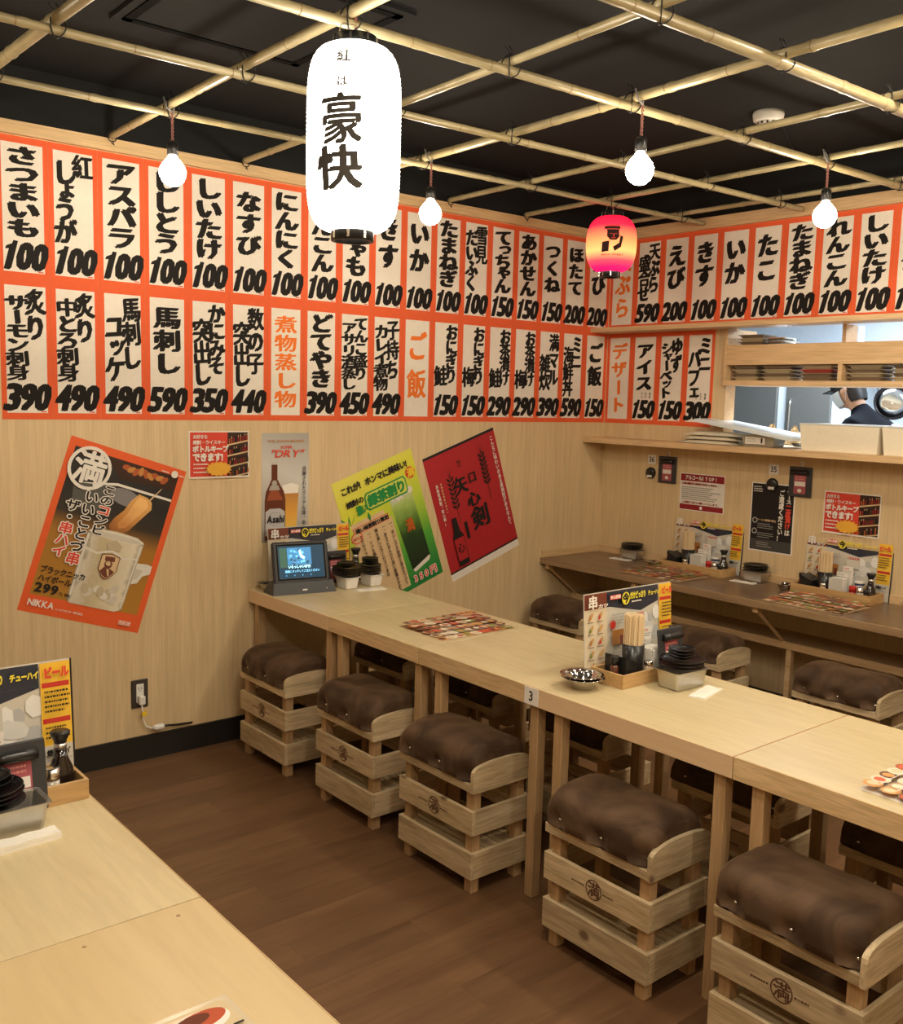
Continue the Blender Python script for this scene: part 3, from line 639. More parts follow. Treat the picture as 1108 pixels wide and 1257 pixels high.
G.row('緑茶割り', -.085, .165, .197, .062, PGRN, .06); G.glyph('満', .215, .245, .050, .050, PYEL, .04); G.row('おいしさ', -.232, -.178, .045, .018, PRED, .05); G.row('濃い味茶割り専用', -.205, .008, .079, .024, PBLK, .05)
for k, t_ in enumerate(('一、おいしさの秘密と旨みたっぷり', '一、甘さにほんのり深い茶葉のかおりで', '味を楽しんでくださいませ', '一、いつも最後まで', 'こだわりで')): G.col(t_, .010-.048*k, .05, .05-.023*len(t_), .019, PBLK, .02)
G.glyph('満', .125, -.02, .055, .075, P('orangered', (.60, .12, .02)), .02)
G.row('350円', .065, .215, -.312, .048, PWH, .10, squeeze=1.25); G.row('350円', .065, .215, -.312, .048, PRED, .03, squeeze=1.25); G.obj('lettering', o)

# 5 red shochu poster
w_, h_ = .527, .725
o = sheet('poster', 'tilted dark red poster with black brush characters and a dark bottle', 'poster', w_, h_, PWH, (-1.067, 0, 1.052), 0, math.radians(-19.0)); F = Flat(-.0012)
F.rect(-.2635, -.315, .2635, .3625, P('crimson', (.42, .022, .028))); F.rect(-.2635, .348, .2635, .3625, PBLK); F.rect(-.2635, -.322, .2635, -.312, PBLK)
def wheat(cx, cz):
    F.poly([(cx-.002, cz+.11), (cx+.002, cz+.11), (cx+.003, cz-.17), (cx-.001, cz-.17)], PDK)
    for k in range(7):
        for sg in (-1, 1): F.ell(cx+sg*.014, cz+.09-.026*k, .017, .0065, PBLK, 8, rot=sg*.9)
    for sg in (-1, 0, 1): F.poly([(cx, cz+.10), (cx+.003, cz+.10), (cx+.022*sg, cz+.17)], PBLK)
wheat(-.115, .10); wheat(.135, .155)
F.poly([(-.195, -.30), (-.195, -.13), (-.18, -.10), (-.172, -.02), (-.142, -.02), (-.136, -.10), (-.118, -.13), (-.118, -.30)], PBLK); F.rect(-.19, -.27, -.122, -.14, P('crimson', ())); F.glyph('心', -.156, -.20, .05, .06, PBLK, .03, 'brush')
F.rect(-.095, -.17, -.075, -.07, PBLK); F.obj('picture', o)
G = Flat(-.0075); 
G.glyph('矢', -.055, .135, .090, .10, PBLK, .05, 'brush'); G.glyph('口', .035, .15, .060, .065, PBLK, .04, 'brush'); G.glyph('心', .010, .03, .095, .085, PBLK, .05, 'brush'); G.glyph('剣', .03, -.085, .13, .13, PBLK, .04, 'brush')
G.col('知心', -.035, .275, .235, .03, PDK, .02, 'brush')
G.col('こんなに味わいのある麦焼酎があるなんて', .228, .325, -.215, .024, PWH, .02); G.col('本格麦焼酎「知心剣」', -.218, .20, -.04, .018, PWH, .02); G.col('米焼酎麦焼酎の味わい', -.188, .20, .02, .011, PTAN)
G.obj('lettering', o)

# 6 alcohol notice (right wall)
o = sheet('poster', 'white notice with maroon bars reading アルコールSTOP! above the counter', 'poster', .305, .214, PWH, (0, -.750, 1.138), RZW); F = Flat(-.0012)
F.rect(-.148, .062, .148, .102, PMAR); F.rect(-.148, -.102, .148, -.072, PMAR); F.ell(0, -.087, .010, .010, PWH); F.obj('picture', o)
G = Flat(-.004); G.row('アルコールSTOP!', -.115, .115, .082, .026, PWH, .04); G.row('お酒は運転手と未成年にお出ししません。', -.135, .11, .048, .013, PMAR, .05)
G.lines(-.135, .03, .13, 7, .0115, .0055, PGREY, random.Random(5)); G.row('ご理解ご協力お願いいたします。', -.13, .13, -.060, .012, PMAR, .03); G.obj('lettering', o)
# 7 sauce notice
w_, h_ = .262, .372
o = sheet('poster', 'black notice about dipping sauce under the number 35, white vertical lettering', 'poster', w_, h_, PWH, (0, -1.205, 1.045), RZW); F = Flat(-.0012)
F.rect(-.124, -.179, .124, .179, PBLK)
for k in range(3): F.ring(-.10, -.02-.058*k, .010, .016, PGREY)
F.rect(-.12, -.178, .12, -.12, P('dark3', (.06, .058, .055))); F.obj('picture', o)
G = Flat(-.003); G.col('ソース', .097, .155, .082, .030, PWH, .04); G.col('二度漬け', .097, .08, -.05, .032, PRED, .05); G.col('は', .097, -.052, -.085, .030, PWH, .04)
G.col('ご遠慮ください!', .055, .155, -.12, .030, PWH, .04); G.lines(-.115, .165, -.05, 3, .012, .005, PWH, random.Random(2)); G.row('ソース二度漬け禁止', -.085, .03, -.015, .012, PTAN, .03)
for k in range(3): G.lines(-.08, -.034-.05*k, .02, 3, .011, .004, PGREY, random.Random(k))
G.obj('lettering', o)
# numbers, round hooks, check clipboards on the right wall
def numplate(t_, loc, rz, label, w=.058):
    o = sheet('number_plate', label, 'number plate', w, w*.92, PLW, loc, rz, 0, t=.002); G = Flat(-.002); G.row(t_, -w*.33*(1 if len(t_) > 1 else .5), w*.33*(1 if len(t_) > 1 else .5), 0, w*.5, PBLK, .02, prop=True); G.obj('lettering', o)
def clipboard(label, loc, rz, tiltx=0.):
    o = thing('check_clipboard', label, 'clipboard', loc, rz); o.rotation_euler = (tiltx, 0, rz)
    MB().box(-.065, -.008, -.078, .065, 0, .078, bev=.003).obj('board', DKG, o)
    MB().tube([(-.045, -.016, .050), (-.02, -.018, .050), (.02, -.018, .050), (.045, -.016, .050)], .013, 12).obj('clip', BLKP, o)
    F = Flat(-.0082); F.rect(-.034, -.062, .034, .036, P('pinkslip', (.40, .10, .12))); F.rect(-.030, -.022, .030, .002, PWH); F.ell(.0, -.045, .012, .010, PWH)
    F.lines(-.026, .028, .026, 2, .011, .005, PPNK, random.Random(4)); F.obj('slip', o)
    return o
for y, num, nn in ((-.385, '36', 'left'), (-1.201, '35', 'right')):
    numplate(num, (0, y, 1.306), RZW, '%s of two small white number plates on the right wall, reading %s' % (nn, num))
    h = thing('wall_button', 'round dark button with white tab, under the %s number plate' % nn, 'button', (0, y+.002, 1.225), RZW)
    MB().lathe([(.034, 0), (.035, .004), (.033, .012), (.028, .016)], 24).xf(Matrix.Rotation(PI/2, 4, 'X')).obj('button_body', BLKP, h)
    MB().box(-.018, -.0165, -.026, .018, -.0145, -.012).obj('tab', PLW, h)
    yy = y-.122 if num == '36' else y-.162
    clipboard('black check clipboard on the right wall, beside the %s number plate' % nn, (-.004, yy, 1.252), RZW)
    hk = thing('wall_hook', 'clear adhesive hook above the %s wall clipboard' % nn, 'hook', (0, yy, 1.345), RZW)
    MB().box(-.012, -.003, -.014, .012, 0, .014, bev=.001).obj('plate', PLW, hk); MB().tube([(0, -.003, .004), (0, -.012, -.004), (0, -.014, -.012), (0, -.008, -.018)], .002, 6).obj('hook', STEEL, hk)

# ------------------------------------------------------------------ outlet and cable
o = thing('wall_outlet', 'black wall outlet plate with a white plug near the floor', 'outlet', (-2.99, 0, .305))
MB().box(-.038, -.008, -.064, .038, 0, .064, bev=.003).obj('plate', plain('outlet_plate', (.055, .045, .038), .4), o)
MB().box(-.017, -.0105, -.038, .017, -.0081, .045, bev=.002).obj('socket_face', PLW, o)
F = Flat(-.0106); 
for dx in (-.006, .006): F.rect(dx-.0012, .02, dx+.0012, .03, PBLK)
F.ell(0, .014, .002, .002, PBLK); F.obj('slot', o)
c = thing('power_cord', 'white plug with cord and yellow tag joining a white connector by the baseboard', 'power cord', (-2.99, 0, .285))
MB().box(-.014, -.04, -.025, .014, -.0106, .016, bev=.005).obj('plug', PLW, c)
MB().tube([(0, -.028, -.022), (.004, -.026, -.06), (.01, -.02, -.10), (.02, -.018, -.128), (.04, -.024, -.14), (.055, -.027, -.141)], .0035, 8).obj('cable', PLW, c)
MB().box(.0, -.030, -.078, .022, -.021, -.058).obj('tag', PYEL, c)
MB().lathe([(.006, 0), (.014, .012), (.015, .045), (.011, .05)], 12).xf(Matrix.Translation((.05, -.027, -.141)) @ Matrix.Rotation(PI/2, 4, 'Y')).obj('connector', PLW, c)
MB().tube([(.10, -.027, -.141), (.12, -.025, -.143), (.16, -.02, -.15), (.24, -.018, -.155)], .005, 8).obj('black_lead', BLKP, c)

# ------------------------------------------------------------------ tables
T = .72
def table(x0, x1, ya, yb, label, mat, legs, edge=None, num=None, lip=False, group='pine tables of the middle row', slack=.0015):
    """ya > yb; top .062 thick"""
    o = thing('table', label, 'table', ((x0+x1)/2, (ya+yb)/2, 0), 0, group); a, b = (x1-x0)/2, (ya-yb)/2-slack
    MB().box(-a+.0035, -b, T-.0615, a-.0035, b, T, bev=.001).obj('tabletop', mat, o)
    MB().box(-a, -b, T-.062, -a+.0034, b, T-.0002, bev=.001).obj('edge_board', edge or TEDGE, o); MB().box(a-.0034, -b, T-.062, a, b, T-.0002, bev=.001).obj('edge_board', TEDGE, o)
    for (ly) in legs:
        for lx in (-a+.016, a-.054):
            yy = ly-(ya+yb)/2; MB().box(lx, yy-.0185, 0, lx+.038, yy+.0185, T-.0622, bev=.002).obj('leg', LEGW, o)
    for s_ in (-a+.06, a-.085): pass
    return o
SE = [0, -.703, -1.315, -1.943, -2.675, -3.40, -4.1]
LG = [(-.055, -.680), (-.765, -1.295), (-1.415, -1.914), (-2.022, -2.627), (-2.745, -3.36), (-3.46, -4.05)]
TL = ['pine table against the left wall, holding the tablet', 'second pine table of the middle row, under the far food placemat', 'third pine table of the middle row, its top bare, plate 3 on its edge', 'fourth pine table of the middle row, holding the caddy and steel bowl', 'fifth pine table at the right edge, with the near placemat', 'last pine table of the middle row, out of the picture']
TEL = wood('table_edge_laminate', (.72, .53, .33), (.70, .50, .30), 'y', 30, .07, .5, tone=.05, fine=.1)
for i in range(6):
    table(-2.457, -1.866, SE[i], SE[i+1], TL[i], TABLEY if i != 2 else TABLEY, LG[i], TEL if i in (0, 3) else TEDGE)
MB().box(-2.455, -2.6758, T-.03, -1.868, -2.6742, T+.0004).obj('seam_strip', plain('seam_red', (.50, .26, .15), .6), bpy.data.objects['table.003']).location = tuple(-Vector(bpy.data.objects['table.003'].location))
numplate('3', (-2.457, -1.915, T-.031), -PI/2, 'small white plate numbered 3 on the table edge', .062)
# left front tables
for ya, yb, lb, mt in ((-.02, -1.27, 'pine table at left by the wall, mostly out of the picture', TABLEY), (-1.27, -2.515, 'left pine table holding the condiment box and steel tin', TABLEY), (-2.515, -3.76, 'near left pine table with warmer plank grain and a menu sheet', wood('table_near', (.58, .445, .25), (.52, .385, .20), 'y', 7, .12, .38, coat=.25, tone=.02, fine=.12))):
    t = table(-4.50, -3.885, ya, yb, lb, mt, (ya-.06, yb+.06), group='pine tables of the left row')
    if ya == -2.515:
        n = MB()
        for k in range(4): n.lathe([(.004, T), (.003, T+.0006)], 8, c=(-.25+.165*k, .585, 0))
        n.obj('nail_plug', plain('nail_plug', (.35, .24, .12), .6), t)

# ------------------------------------------------------------------ counter along the right wall
ct = thing('wall_counter', 'long dark wood counter fixed along the right wall', 'counter', (0, 0, 0))
MB().box(-.515, -4.6, .676, -.003, -.003, .705, bev=.002).obj('countertop', COUNT, ct)
MB().box(-.526, -4.6, .670, -.5151, -.003, .7052, bev=.001).obj('front_edge', COUNTE, ct)
MB().box(-.012, -4.6, .7053, -.0005, -.013, .745).obj('backsplash', TRIMY, ct)
MB().box(-.515, -.0125, .7053, -.0125, -.0005, .745).obj('backsplash', TRIM, ct)
for k, y in enumerate((-.04, -.70, -1.46, -2.22, -2.98, -3.74)):
    br = MB().prism([(-.50, .64), (-.46, .64), (-.46, .675), (-.50, .675)], y-.015, y+.015); br.obj('cleat', TRIMY, ct)
    MB().tube([(-.475, y, .645), (-.235, y, .462)], .011, 4, smooth=False).obj('brace', TRIMY, ct)
MB().box(-.245, -4.6, .425, -.221, -.003, .465, bev=.002).obj('rail', TRIMY, ct)
MB().box(-.2209, -4.6, .445, -.001, -.003, .463).obj('under_shelf', TRIMY, ct)
for k, y in enumerate((-.72, -1.50, -2.24, -3.0, -3.8)): MB().box(-.242, y-.014, .0, -.214, y+.014, .4249).obj('post', TRIMY, ct)

# ------------------------------------------------------------------ stools
def velvet():
    m, t, b = nm('brown_velvet'); N = t.nodes.new; L = t.links.new
    tc = N('ShaderNodeTexCoord'); oi = N('ShaderNodeObjectInfo'); ad = N('ShaderNodeVectorMath'); ad.operation = 'ADD'
    sc = N('ShaderNodeVectorMath'); sc.operation = 'SCALE'; sc.inputs[0].default_value = (9, 4, 5); L(oi.outputs['Random'], sc.inputs['Scale'])
    L(tc.outputs['Object'], ad.inputs[0]); L(sc.outputs[0], ad.inputs[1])
    n = N('ShaderNodeTexNoise'); n.inputs['Scale'].default_value = 6; n.inputs['Detail'].default_value = 4; n.inputs['Distortion'].default_value = 1.2; L(ad.outputs[0], n.inputs['Vector'])
    cr = N('ShaderNodeValToRGB'); cr.color_ramp.elements[0].position = .36; cr.color_ramp.elements[1].position = .62
    cr.color_ramp.elements[0].color = (.045, .024, .013, 1); cr.color_ramp.elements[1].color = (.105, .061, .034, 1); L(n.outputs['Fac'], cr.inputs[0]); L(cr.outputs[0], b.inputs['Base Color'])
    b.inputs['Roughness'].default_value = .75; b.inputs['Sheen Weight'].default_value = .35; b.inputs['Sheen Roughness'].default_value = .35; b.inputs['Sheen Tint'].default_value = (.70, .48, .28, 1)
    b.inputs['Specular IOR Level'].default_value = .25
    n2 = N('ShaderNodeTexNoise'); n2.inputs['Scale'].default_value = 260; L(tc.outputs['Object'], n2.inputs['Vector'])
    bp = N('ShaderNodeBump'); bp.inputs['Strength'].default_value = .25; bp.inputs['Distance'].default_value = .002; L(n2.outputs['Fac'], bp.inputs['Height']); L(bp.outputs[0], b.inputs['Normal'])
    return m
VEL = velvet()
HW, HD = .201, .132          # half length (y), half depth (x); the aisle side is -x
def noise(x, y, s):
    return math.sin(x*23+s)*math.cos(y*19+s*1.7)+.6*math.sin(x*41-y*33+s*2.3)+.35*math.sin(y*71+x*13+s)
def cushion_mesh(seed):
    mb = MB(); NU, NV = 44, 40; pins = [(-.168), (-.01), (.150)]
    for j in range(NV+1):
        v = -1+2*j/NV; y = .0125 + v*(HW-.0035); ev = abs(v)
        end = (1-ev**(9 if v > 0 else 16))**.5 if ev < 1 else 0
        for i in range(NU+1):
            a = PI*(-.06+1.12*i/NU)                     # from front bottom over the top to back bottom
            ca, sa = math.cos(a), math.sin(a)
            sx = math.copysign(abs(ca)**.72, ca); sz = math.copysign(abs(sa)**.62, sa)
            rx = (HD+(.008 if v > -.9 else .001))*(0.86+.14*end); rz = .117*(.80+.20*end) if v < 0 else .116*(.60+.40*end)
            x = -rx*sx; z = .388+rz*sz
            d = .0026*noise(x*.8, y*.8, seed)
            for p_ in pins:
                for sg in (-1, 1):
                    q = ((x-sg*(HD-.004))/.05)**2+((y-p_)/.030)**2+((z-.408)/.028)**2
                    d -= .021*math.exp(-q)
                    d -= .006*math.exp(-((y-p_-.018*math.sin(z*60+seed))/.012)**2)*max(0, min(1, (.47-z)/.08))*(1 if sg*x > 0 else 0)
            L_ = math.hypot(x, z-.40) or 1
            x += d*x/L_; z += d*(z-.40)/L_
            y2 = y + .004*noise(x, z, seed+3)*ev**4
            mb.v.append((x, y2, max(z, .3865)))
    for j in range(NV):
        for i in range(NU): a = j*(NU+1)+i; mb.f.append([a, a+NU+1, a+NU+2, a+1]); mb.m.append(0); mb.sm.append(True)
    for j in (0, NV): mb.f.append([j*(NU+1)+i for i in (range(NU+1) if j == 0 else range(NU, -1, -1))]); mb.m.append(0); mb.sm.append(False)
    mb.f.append([j*(NU+1) for j in range(NV, -1, -1)] + [j*(NU+1)+NU for j in range(NV+1)]); mb.m.append(0); mb.sm.append(False)
    return mb
CUSH = [cushion_mesh(s) for s in (1.3, 4.1, 7.7)]
CUSHM = [c.mesh('cushion', [VEL]) for c in CUSH]
BT = .015
def make_stool(variant=0):
    o = thing('crate_stool', 'stool', 'stool', (0, 0, 0), 0, 'crate stools with brown cushions')
    for sx in (-1, 1):
        for sy in (-1, 1):
            x = sx*(HD-BT-.0175-.0006); y = sy*(HW-BT-.0175-.0006)
            MB().box(x-.0172, y-.0172, 0, x+.0172, y+.0172, .362, bev=.0012).obj('leg', LEGW, o)
    lv = [(.056, .147), (.208, .292), (.3545, .383)]
    for k, (z0, z1) in enumerate(lv):
        for sx in (-1, 1):
            x0, x1 = (-HD, -HD+BT-.0003) if sx < 0 else (HD-BT+.0003, HD)
            MB().box(x0, -HW+(BT if k == 2 else 0), z0, x1, HW, z1, bev=.0012).obj('board', STY, o)
    for k, (z0, z1) in enumerate(lv[:2]):
        for sy in (-1, 1):
            y0, y1 = (-HW, -HW+BT-.0003) if sy < 0 else (HW-BT+.0003, HW)
            MB().box(-HD+BT, y0, z0, HD-BT, y1, z1, bev=.0012).obj('board', STX, o)
    pr = [(-HD+.0155, .3535), (HD-.0155, .3535), (HD-.0155, .435)]
    for i in range(1, 12):
        a = PI*i/12; pr.append(((HD-.0155)*math.cos(a), .435+.030*math.sin(a)))
    pr.append((-HD+.0155, .435))
    pr = [(-HD, .3835), (-HD+.0155, .3835), (-HD+.0155, .3535), (HD-.0155, .3535), (HD-.0155, .3835), (HD, .3835)]
    for i in range(0, 17):
        a = PI*i/16; pr.append((HD*math.copysign(abs(math.cos(a))**.85, math.cos(a)), .418+.046*abs(math.sin(a))**.7))
    pr = [(HD, .3535), (HD, .414)]
    for i in range(0, 17):
        a = PI*i/16; pr.append((HD*math.copysign(abs(math.cos(a))**.8, math.cos(a)), .414+.036*abs(math.sin(a))**.7))
    pr += [(-HD, .414), (-HD, .3535)]; pr = [p_ for i, p_ in enumerate(pr) if i == 0 or math.dist(p_, pr[i-1]) > 1e-5]
    MB().prism(pr, -HW-.0005, -HW+BT-.0004).obj('arched_end_board', STX, o)
    MB().box(-HD+BT, HW-BT+.0005, .3535, HD-BT, HW, .383).obj('board', STX, o)
    for k in range(7):
        x = -HD+BT+.022+k*.0317; MB().box(x-.0138, -HW+BT+.001, .128, x+.0138, HW-BT-.001, .137).obj('slat', SLAT if False else STY, o)
    for k in range(3):
        y = (-1+k)*.12; MB().box(-HD+BT+.001, y-.02, .116, HD-BT-.001, y+.02, .1279).obj('cross_slat', STX, o)
    MB().box(-HD+.016, -HW+.016, .372, HD-.016, HW-.016, .3855).obj('seat_panel', STX, o)
    cu = link('cushion', CUSHM[variant], o)
    # scale cushion so it sits between / over the end boards
    F = Flat(0); BR = plain('burn_mark', (.10, .045, .02), .8)
    F.ring(0, 0, .0265, .0305, BR); F.glyph('満', 0, 0, .045, .045, BR, .03, 'brush'); F.lines(-.085, .003, -.034, 1, .01, .005, BR, random.Random(1)); F.lines(.034, .003, .088, 1, .01, .005, BR, random.Random(2))
    F.obj('burned_emblem', o, (-HD-.0002, .0, .250), (0, 0, -PI/2))
    pm_ = MB().lathe([(.0058, 0), (.0066, .003), (.005, .006), (.0015, .0078)], 12).xf(Matrix.Rotation(-PI/2, 4, 'Y')).mesh('pin', [STEEL])
    for p_ in (-.168, -.01, .150):
        # nearest cushion vertex on the aisle side
        best = min((v for v in CUSH[variant].v if v[0] < 0), key=lambda v: (v[1]-p_)**2+(v[2]-.408)**2)
        link('pin', pm_, cu, (best[0]+.0005, best[1], best[2]))
        link('pin', pm_, cu, (-best[0]-.0005, best[1], best[2]), (0, 0, PI))
    return o
protos = [make_stool(i) for i in range(3)]
SP = [  # x, y, rz, label
 (-2.452, -.367, 0, 'crate stool on the aisle side nearest the left wall, scruffy patchy cushion'),
 (-2.452, -1.016, 0, 'second crate stool from the left wall on the aisle side'),
 (-2.468, -1.605, 0, 'third crate stool from the left wall on the aisle side, under the bare table'),
 (-2.468, -2.338, 0, 'fourth crate stool from the left wall on the aisle side, under the steel tin'),
 (-2.468, -2.940, 0, 'nearest crate stool on the aisle side, at lower right, cut off by the frame'),
 (-1.884, -.45, 0, 'crate stool tucked behind the first middle table, seen beneath it'),
 (-1.884, -1.06, 0, 'crate stool tucked behind the second middle table, seen beneath it'),
 (-1.884, -1.657, 0, 'crate stool tucked behind the third middle table, seen beneath it'),
 (-1.884, -2.353, 0, 'crate stool tucked behind the fourth middle table, seen beneath it'),
 (-1.884, -2.955, 0, 'crate stool tucked behind the fifth middle table, seen beneath it'),
 (-.560, -.300, 0, 'crate stool at the wall counter in the corner, dark glossy cushion'),
 (-.540, -1.190, 0, 'crate stool at the wall counter behind the caddy of the middle table'),
 (-.600, -2.020, 0, 'crate stool at the wall counter at right, cushion with three bright pins'),
 (-.600, -2.75, 0, 'crate stool at the wall counter out of the picture'),
]
used = set()
for i, (x, y, rz, lb) in enumerate(SP):
    v = i % 3
    if v not in used: o = protos[v]; used.add(v); o.location = (x, y, 0); o.rotation_euler = (0, 0, rz); o['label'] = lb
    else: o = dup(protos[v], (x, y, 0), rz, lb)

# ------------------------------------------------------------------ tabletop goods
GL = plain('clear_plastic', (.75, .78, .80), .25, trans=.75, alpha=.55)
SOY = plain('soy_glass', (.010, .006, .006), .12, coat=.5); REDC = plain('red_cap', (.55, .03, .02), .35); NAVY = plain('navy_label', (.02, .03, .09), .4)
CHOP = plain('chopstick_wood', (.80, .62, .38), .6); PAPW = plain('napkin', (.80, .77, .70), .85); BAMP = plain('pepper', (.25, .18, .12), .6)
DISH = plain('black_dish', (.006, .006, .007), .32, spec=.35)
def caddy_mesh():
    return [('front_panel', (-.21, -.07, 0, .21, -.062, .046)), ('back_panel', (-.21, .062, 0, .21, .07, .046)), ('side_panel', (-.21, -.0618, 0, -.202, .0618, .046)), ('side_panel', (.202, -.0618, 0, .21, .0618, .046)), ('bottom', (-.2018, -.0618, .001, .2018, .0618, .005))]
def menu_board(label, loc, rz, tilt, M):
    o = thing('menu_board', label, 'menu', loc, rz, 'laminated drink menu boards'); o.rotation_euler = (tilt, 0, rz)
    w_, h_ = .455, .285; lam = plain('laminate', (.62, .60, .55), .16, coat=.8)
    MB().box(-w_/2, -.0012, 0, w_/2, .0012, h_).obj('card', lam, o)
    MB().box(w_/2-.0005, -.002, 0, w_/2+.0035, .002, h_).obj('edge_strip', BLKP, o)
    F = Flat(-.0013); r = random.Random(11); Z = h_
    A = lambda n, c: plain('lam_'+n, c, .16, coat=.6)
    F.rect(-.2255, .002, .2255, Z-.003, A('paper', (.60, .57, .50))); F.rect(-.2255, .002, -.115, Z-.003, A('cream', (.70, .60, .44)))
    F.rect(-.2255, Z-.055, .155, Z-.003, A('banner', (.02, .03, .055))); F.rect(-.2255, Z-.055, -.115, Z-.003, A('brown', (.18, .045, .03)))
    F.poly([(-.10, Z-.055), (.155, Z-.055), (.155, Z-.06), (.06, Z-.085), (-.03, Z-.068)], A('banner', ()))
    for k in range(16): F.ell(.02+.125*r.random(), .05+.14*r.random(), .028, .022, A('ice%d' % (k % 3), ((.66, .66, .64), (.46, .47, .47), (.78, .78, .76))[k % 3]), 7, rot=k)
    F.rect(.157, .002, .2255, Z-.003, A('yellow', (.85, .52, .05))); F.rect(.157, .002, .2255, .085, A('paper', ()))
    for k in range(2): F.rect(.160, Z-.062-.085*k, .2225, Z-.050-.085*k, A('red', (.55, .04, .03)))
    for j in range(5):
        for i in range(2):
            cx, cz = -.200+.046*i, .205-.042*j; F.ell(cx, cz, .013, .006, A(('fry', 'red', 'green', 'fry2')[(i+j*2) % 4], ((.45, .20, .06), (.60, .10, .04), (.20, .25, .06), (.55, .32, .12))[(i+j*2) % 4]), 8, rot=1.0); F.ell(cx+.006, cz+.006, .010, .005, A('fry2', (.55, .32, .12)), 8, rot=1.1)
            F.rect(cx-.016, cz-.018, cx+.012, cz-.0155, A('txt', (.15, .10, .08)))
    F.ell(-.095, .17, .014, .016, A('red', ())); F.rect(-.10, .10, -.04, .15, A('fry', ())); F.rect(-.06, .095, -.045, .13, A('brown', ())); F.rect(.0, .14, .07, .20, A('paper', ())); F.rect(.005, .185, .065, .195, A('red', ()))
    F.poly([(.0, .05), (.15, .07), (.15, .035), (.0, .02)], A('yellow', ())); F.obj('picture', o)
    G = Flat(-.0145 + .0); G.y = -.0013-.00018*(F.k+2)
    yl = A('ylw_ink', (.85, .72, .06))
    G.glyph('串', -.195, Z-.030, .045, .046, PWH, .06, 'brush'); G.row('カツ', -.17, -.12, Z-.045, .014, PWH, .05)
    G.rect(-.11, Z-.03, -.055, Z-.014, PRED); G.row('飲み放題', -.108, -.057, Z-.022, .012, PWH, .04)
    G.ell(-.03, Z-.032, .020, .022, yl); G.glyph('今', -.03, Z-.032, .032, .034, PBLK, .06); G.row('だけどっさり', -.008, .075, Z-.026, .024, yl, .07); G.row('チューハイ', .088, .152, Z-.026, .018, yl, .06); G.lines(.0, Z-.044, .06, 1, .01, .005, PWH, r)
    G.row('ビール', .163, .220, Z-.026, .026, PRED, .07)
    for k, (z_, n) in enumerate(((Z-.068, 5), (Z-.153, 3))): G.lines(.163, z_, .222, n, .0115, .0045, PBLK, r)
    G.row('焼酎ハイ', .163, .218, .070, .016, PBLK, .05); G.lines(.163, .055, .222, 5, .010, .004, PGREY, r)
    G.lines(-.105, .205, -.01, 3, .010, .004, PGREY, r); G.lines(-.10, .085, -.01, 7, .010, .004, PGREY, r); G.row('おすすめ', .008, .062, .190, .008, PWH, .02)
    G.obj('lettering', o); return o
stick_me = MB().box(-.0022, -.0022, 0, .0022, .0022, .205, bev=.0004).mesh('chopstick', [CHOP])
def soy(label, loc, s=1.):
    o = thing('soy_sauce_bottle', label, 'sauce bottle', loc, 0)
    MB().lathe([(.024*s, 0), (.029*s, .004*s), (.030*s, .03*s), (.026*s, .055*s), (.016*s, .078*s), (.013*s, .098*s)], 20).obj('bottle', SOY, o)
    MB().lathe([(.0138*s, .0982*s), (.014*s, .112*s)], 20).obj('neck_ring', STEELR, o)
    MB().lathe([(.0135*s, .1122*s), (.0145*s, .118*s), (.0215*s, .132*s), (.022*s, .138*s), (.019*s, .14*s)], 20).obj('cap', BLKP, o)
def dishes(label_w, loc, spec, grp):
    z = loc[2]; k = 0
    for (r, n) in spec:
        for i in range(n):
            me = MB().lathe([(r*.45, 0), (r*.5, .0012), (r*.92, .0095), (r, .0135), (r*.985, .0145), (r*.90, .0108), (r*.5, .0028), (.002, .0026)], 28)
            o = me.obj('sauce_dish', DISH, None, (loc[0]+rnd.uniform(-.003, .003), loc[1]+rnd.uniform(-.003, .003), z)); 
            tag(o, '%s black dish, %s from the bottom, %s' % ('small' if r < .05 else 'wide', ORD[k], label_w), 'dish', grp); k += 1
            z += .0105 if i < n-1 else .0120
    return z
def tin(label, loc, rz, lx=.165, ly=.105, h=.066, mat=None):
    """rectangular steel tin with rolled rim and wire handle"""
    o = thing('steel_tin', label, 'container', loc, rz); mat = mat or STEELR; mb = MB(); rings = []
    for (sx, sy, z) in ((lx/2-.014, ly/2-.010, 0), (lx/2-.008, ly/2-.006, .006), (lx/2, ly/2, h), (lx/2+.006, ly/2+.006, h+.001), (lx/2+.006, ly/2+.006, h-.002), (lx/2-.002, ly/2-.002, h-.0015), (lx/2-.012, ly/2-.010, .004)):
        ring = []
        for cx, cy, a0 in ((1, 1, 0), (-1, 1, PI/2), (-1, -1, PI), (1, -1, 1.5*PI)):
            for k in range(4): a = a0+k*PI/6; q = .010; ring.append((cx*(sx-q)+q*math.cos(a), cy*(sy-q)+q*math.sin(a), z))
        rings.append(ring)
    n = 16; vs = [p for r in rings for p in r]; fs = [tuple(range(n-1, -1, -1))]
    for k in range(len(rings)-1):
        for i in range(n): j = (i+1) % n; fs.append((k*n+i, k*n+j, (k+1)*n+j, (k+1)*n+i))
    fs.append(tuple((len(rings)-1)*n+i for i in range(n))); mb.add(vs, fs, 0, False); mb.obj('body', mat, o); return o
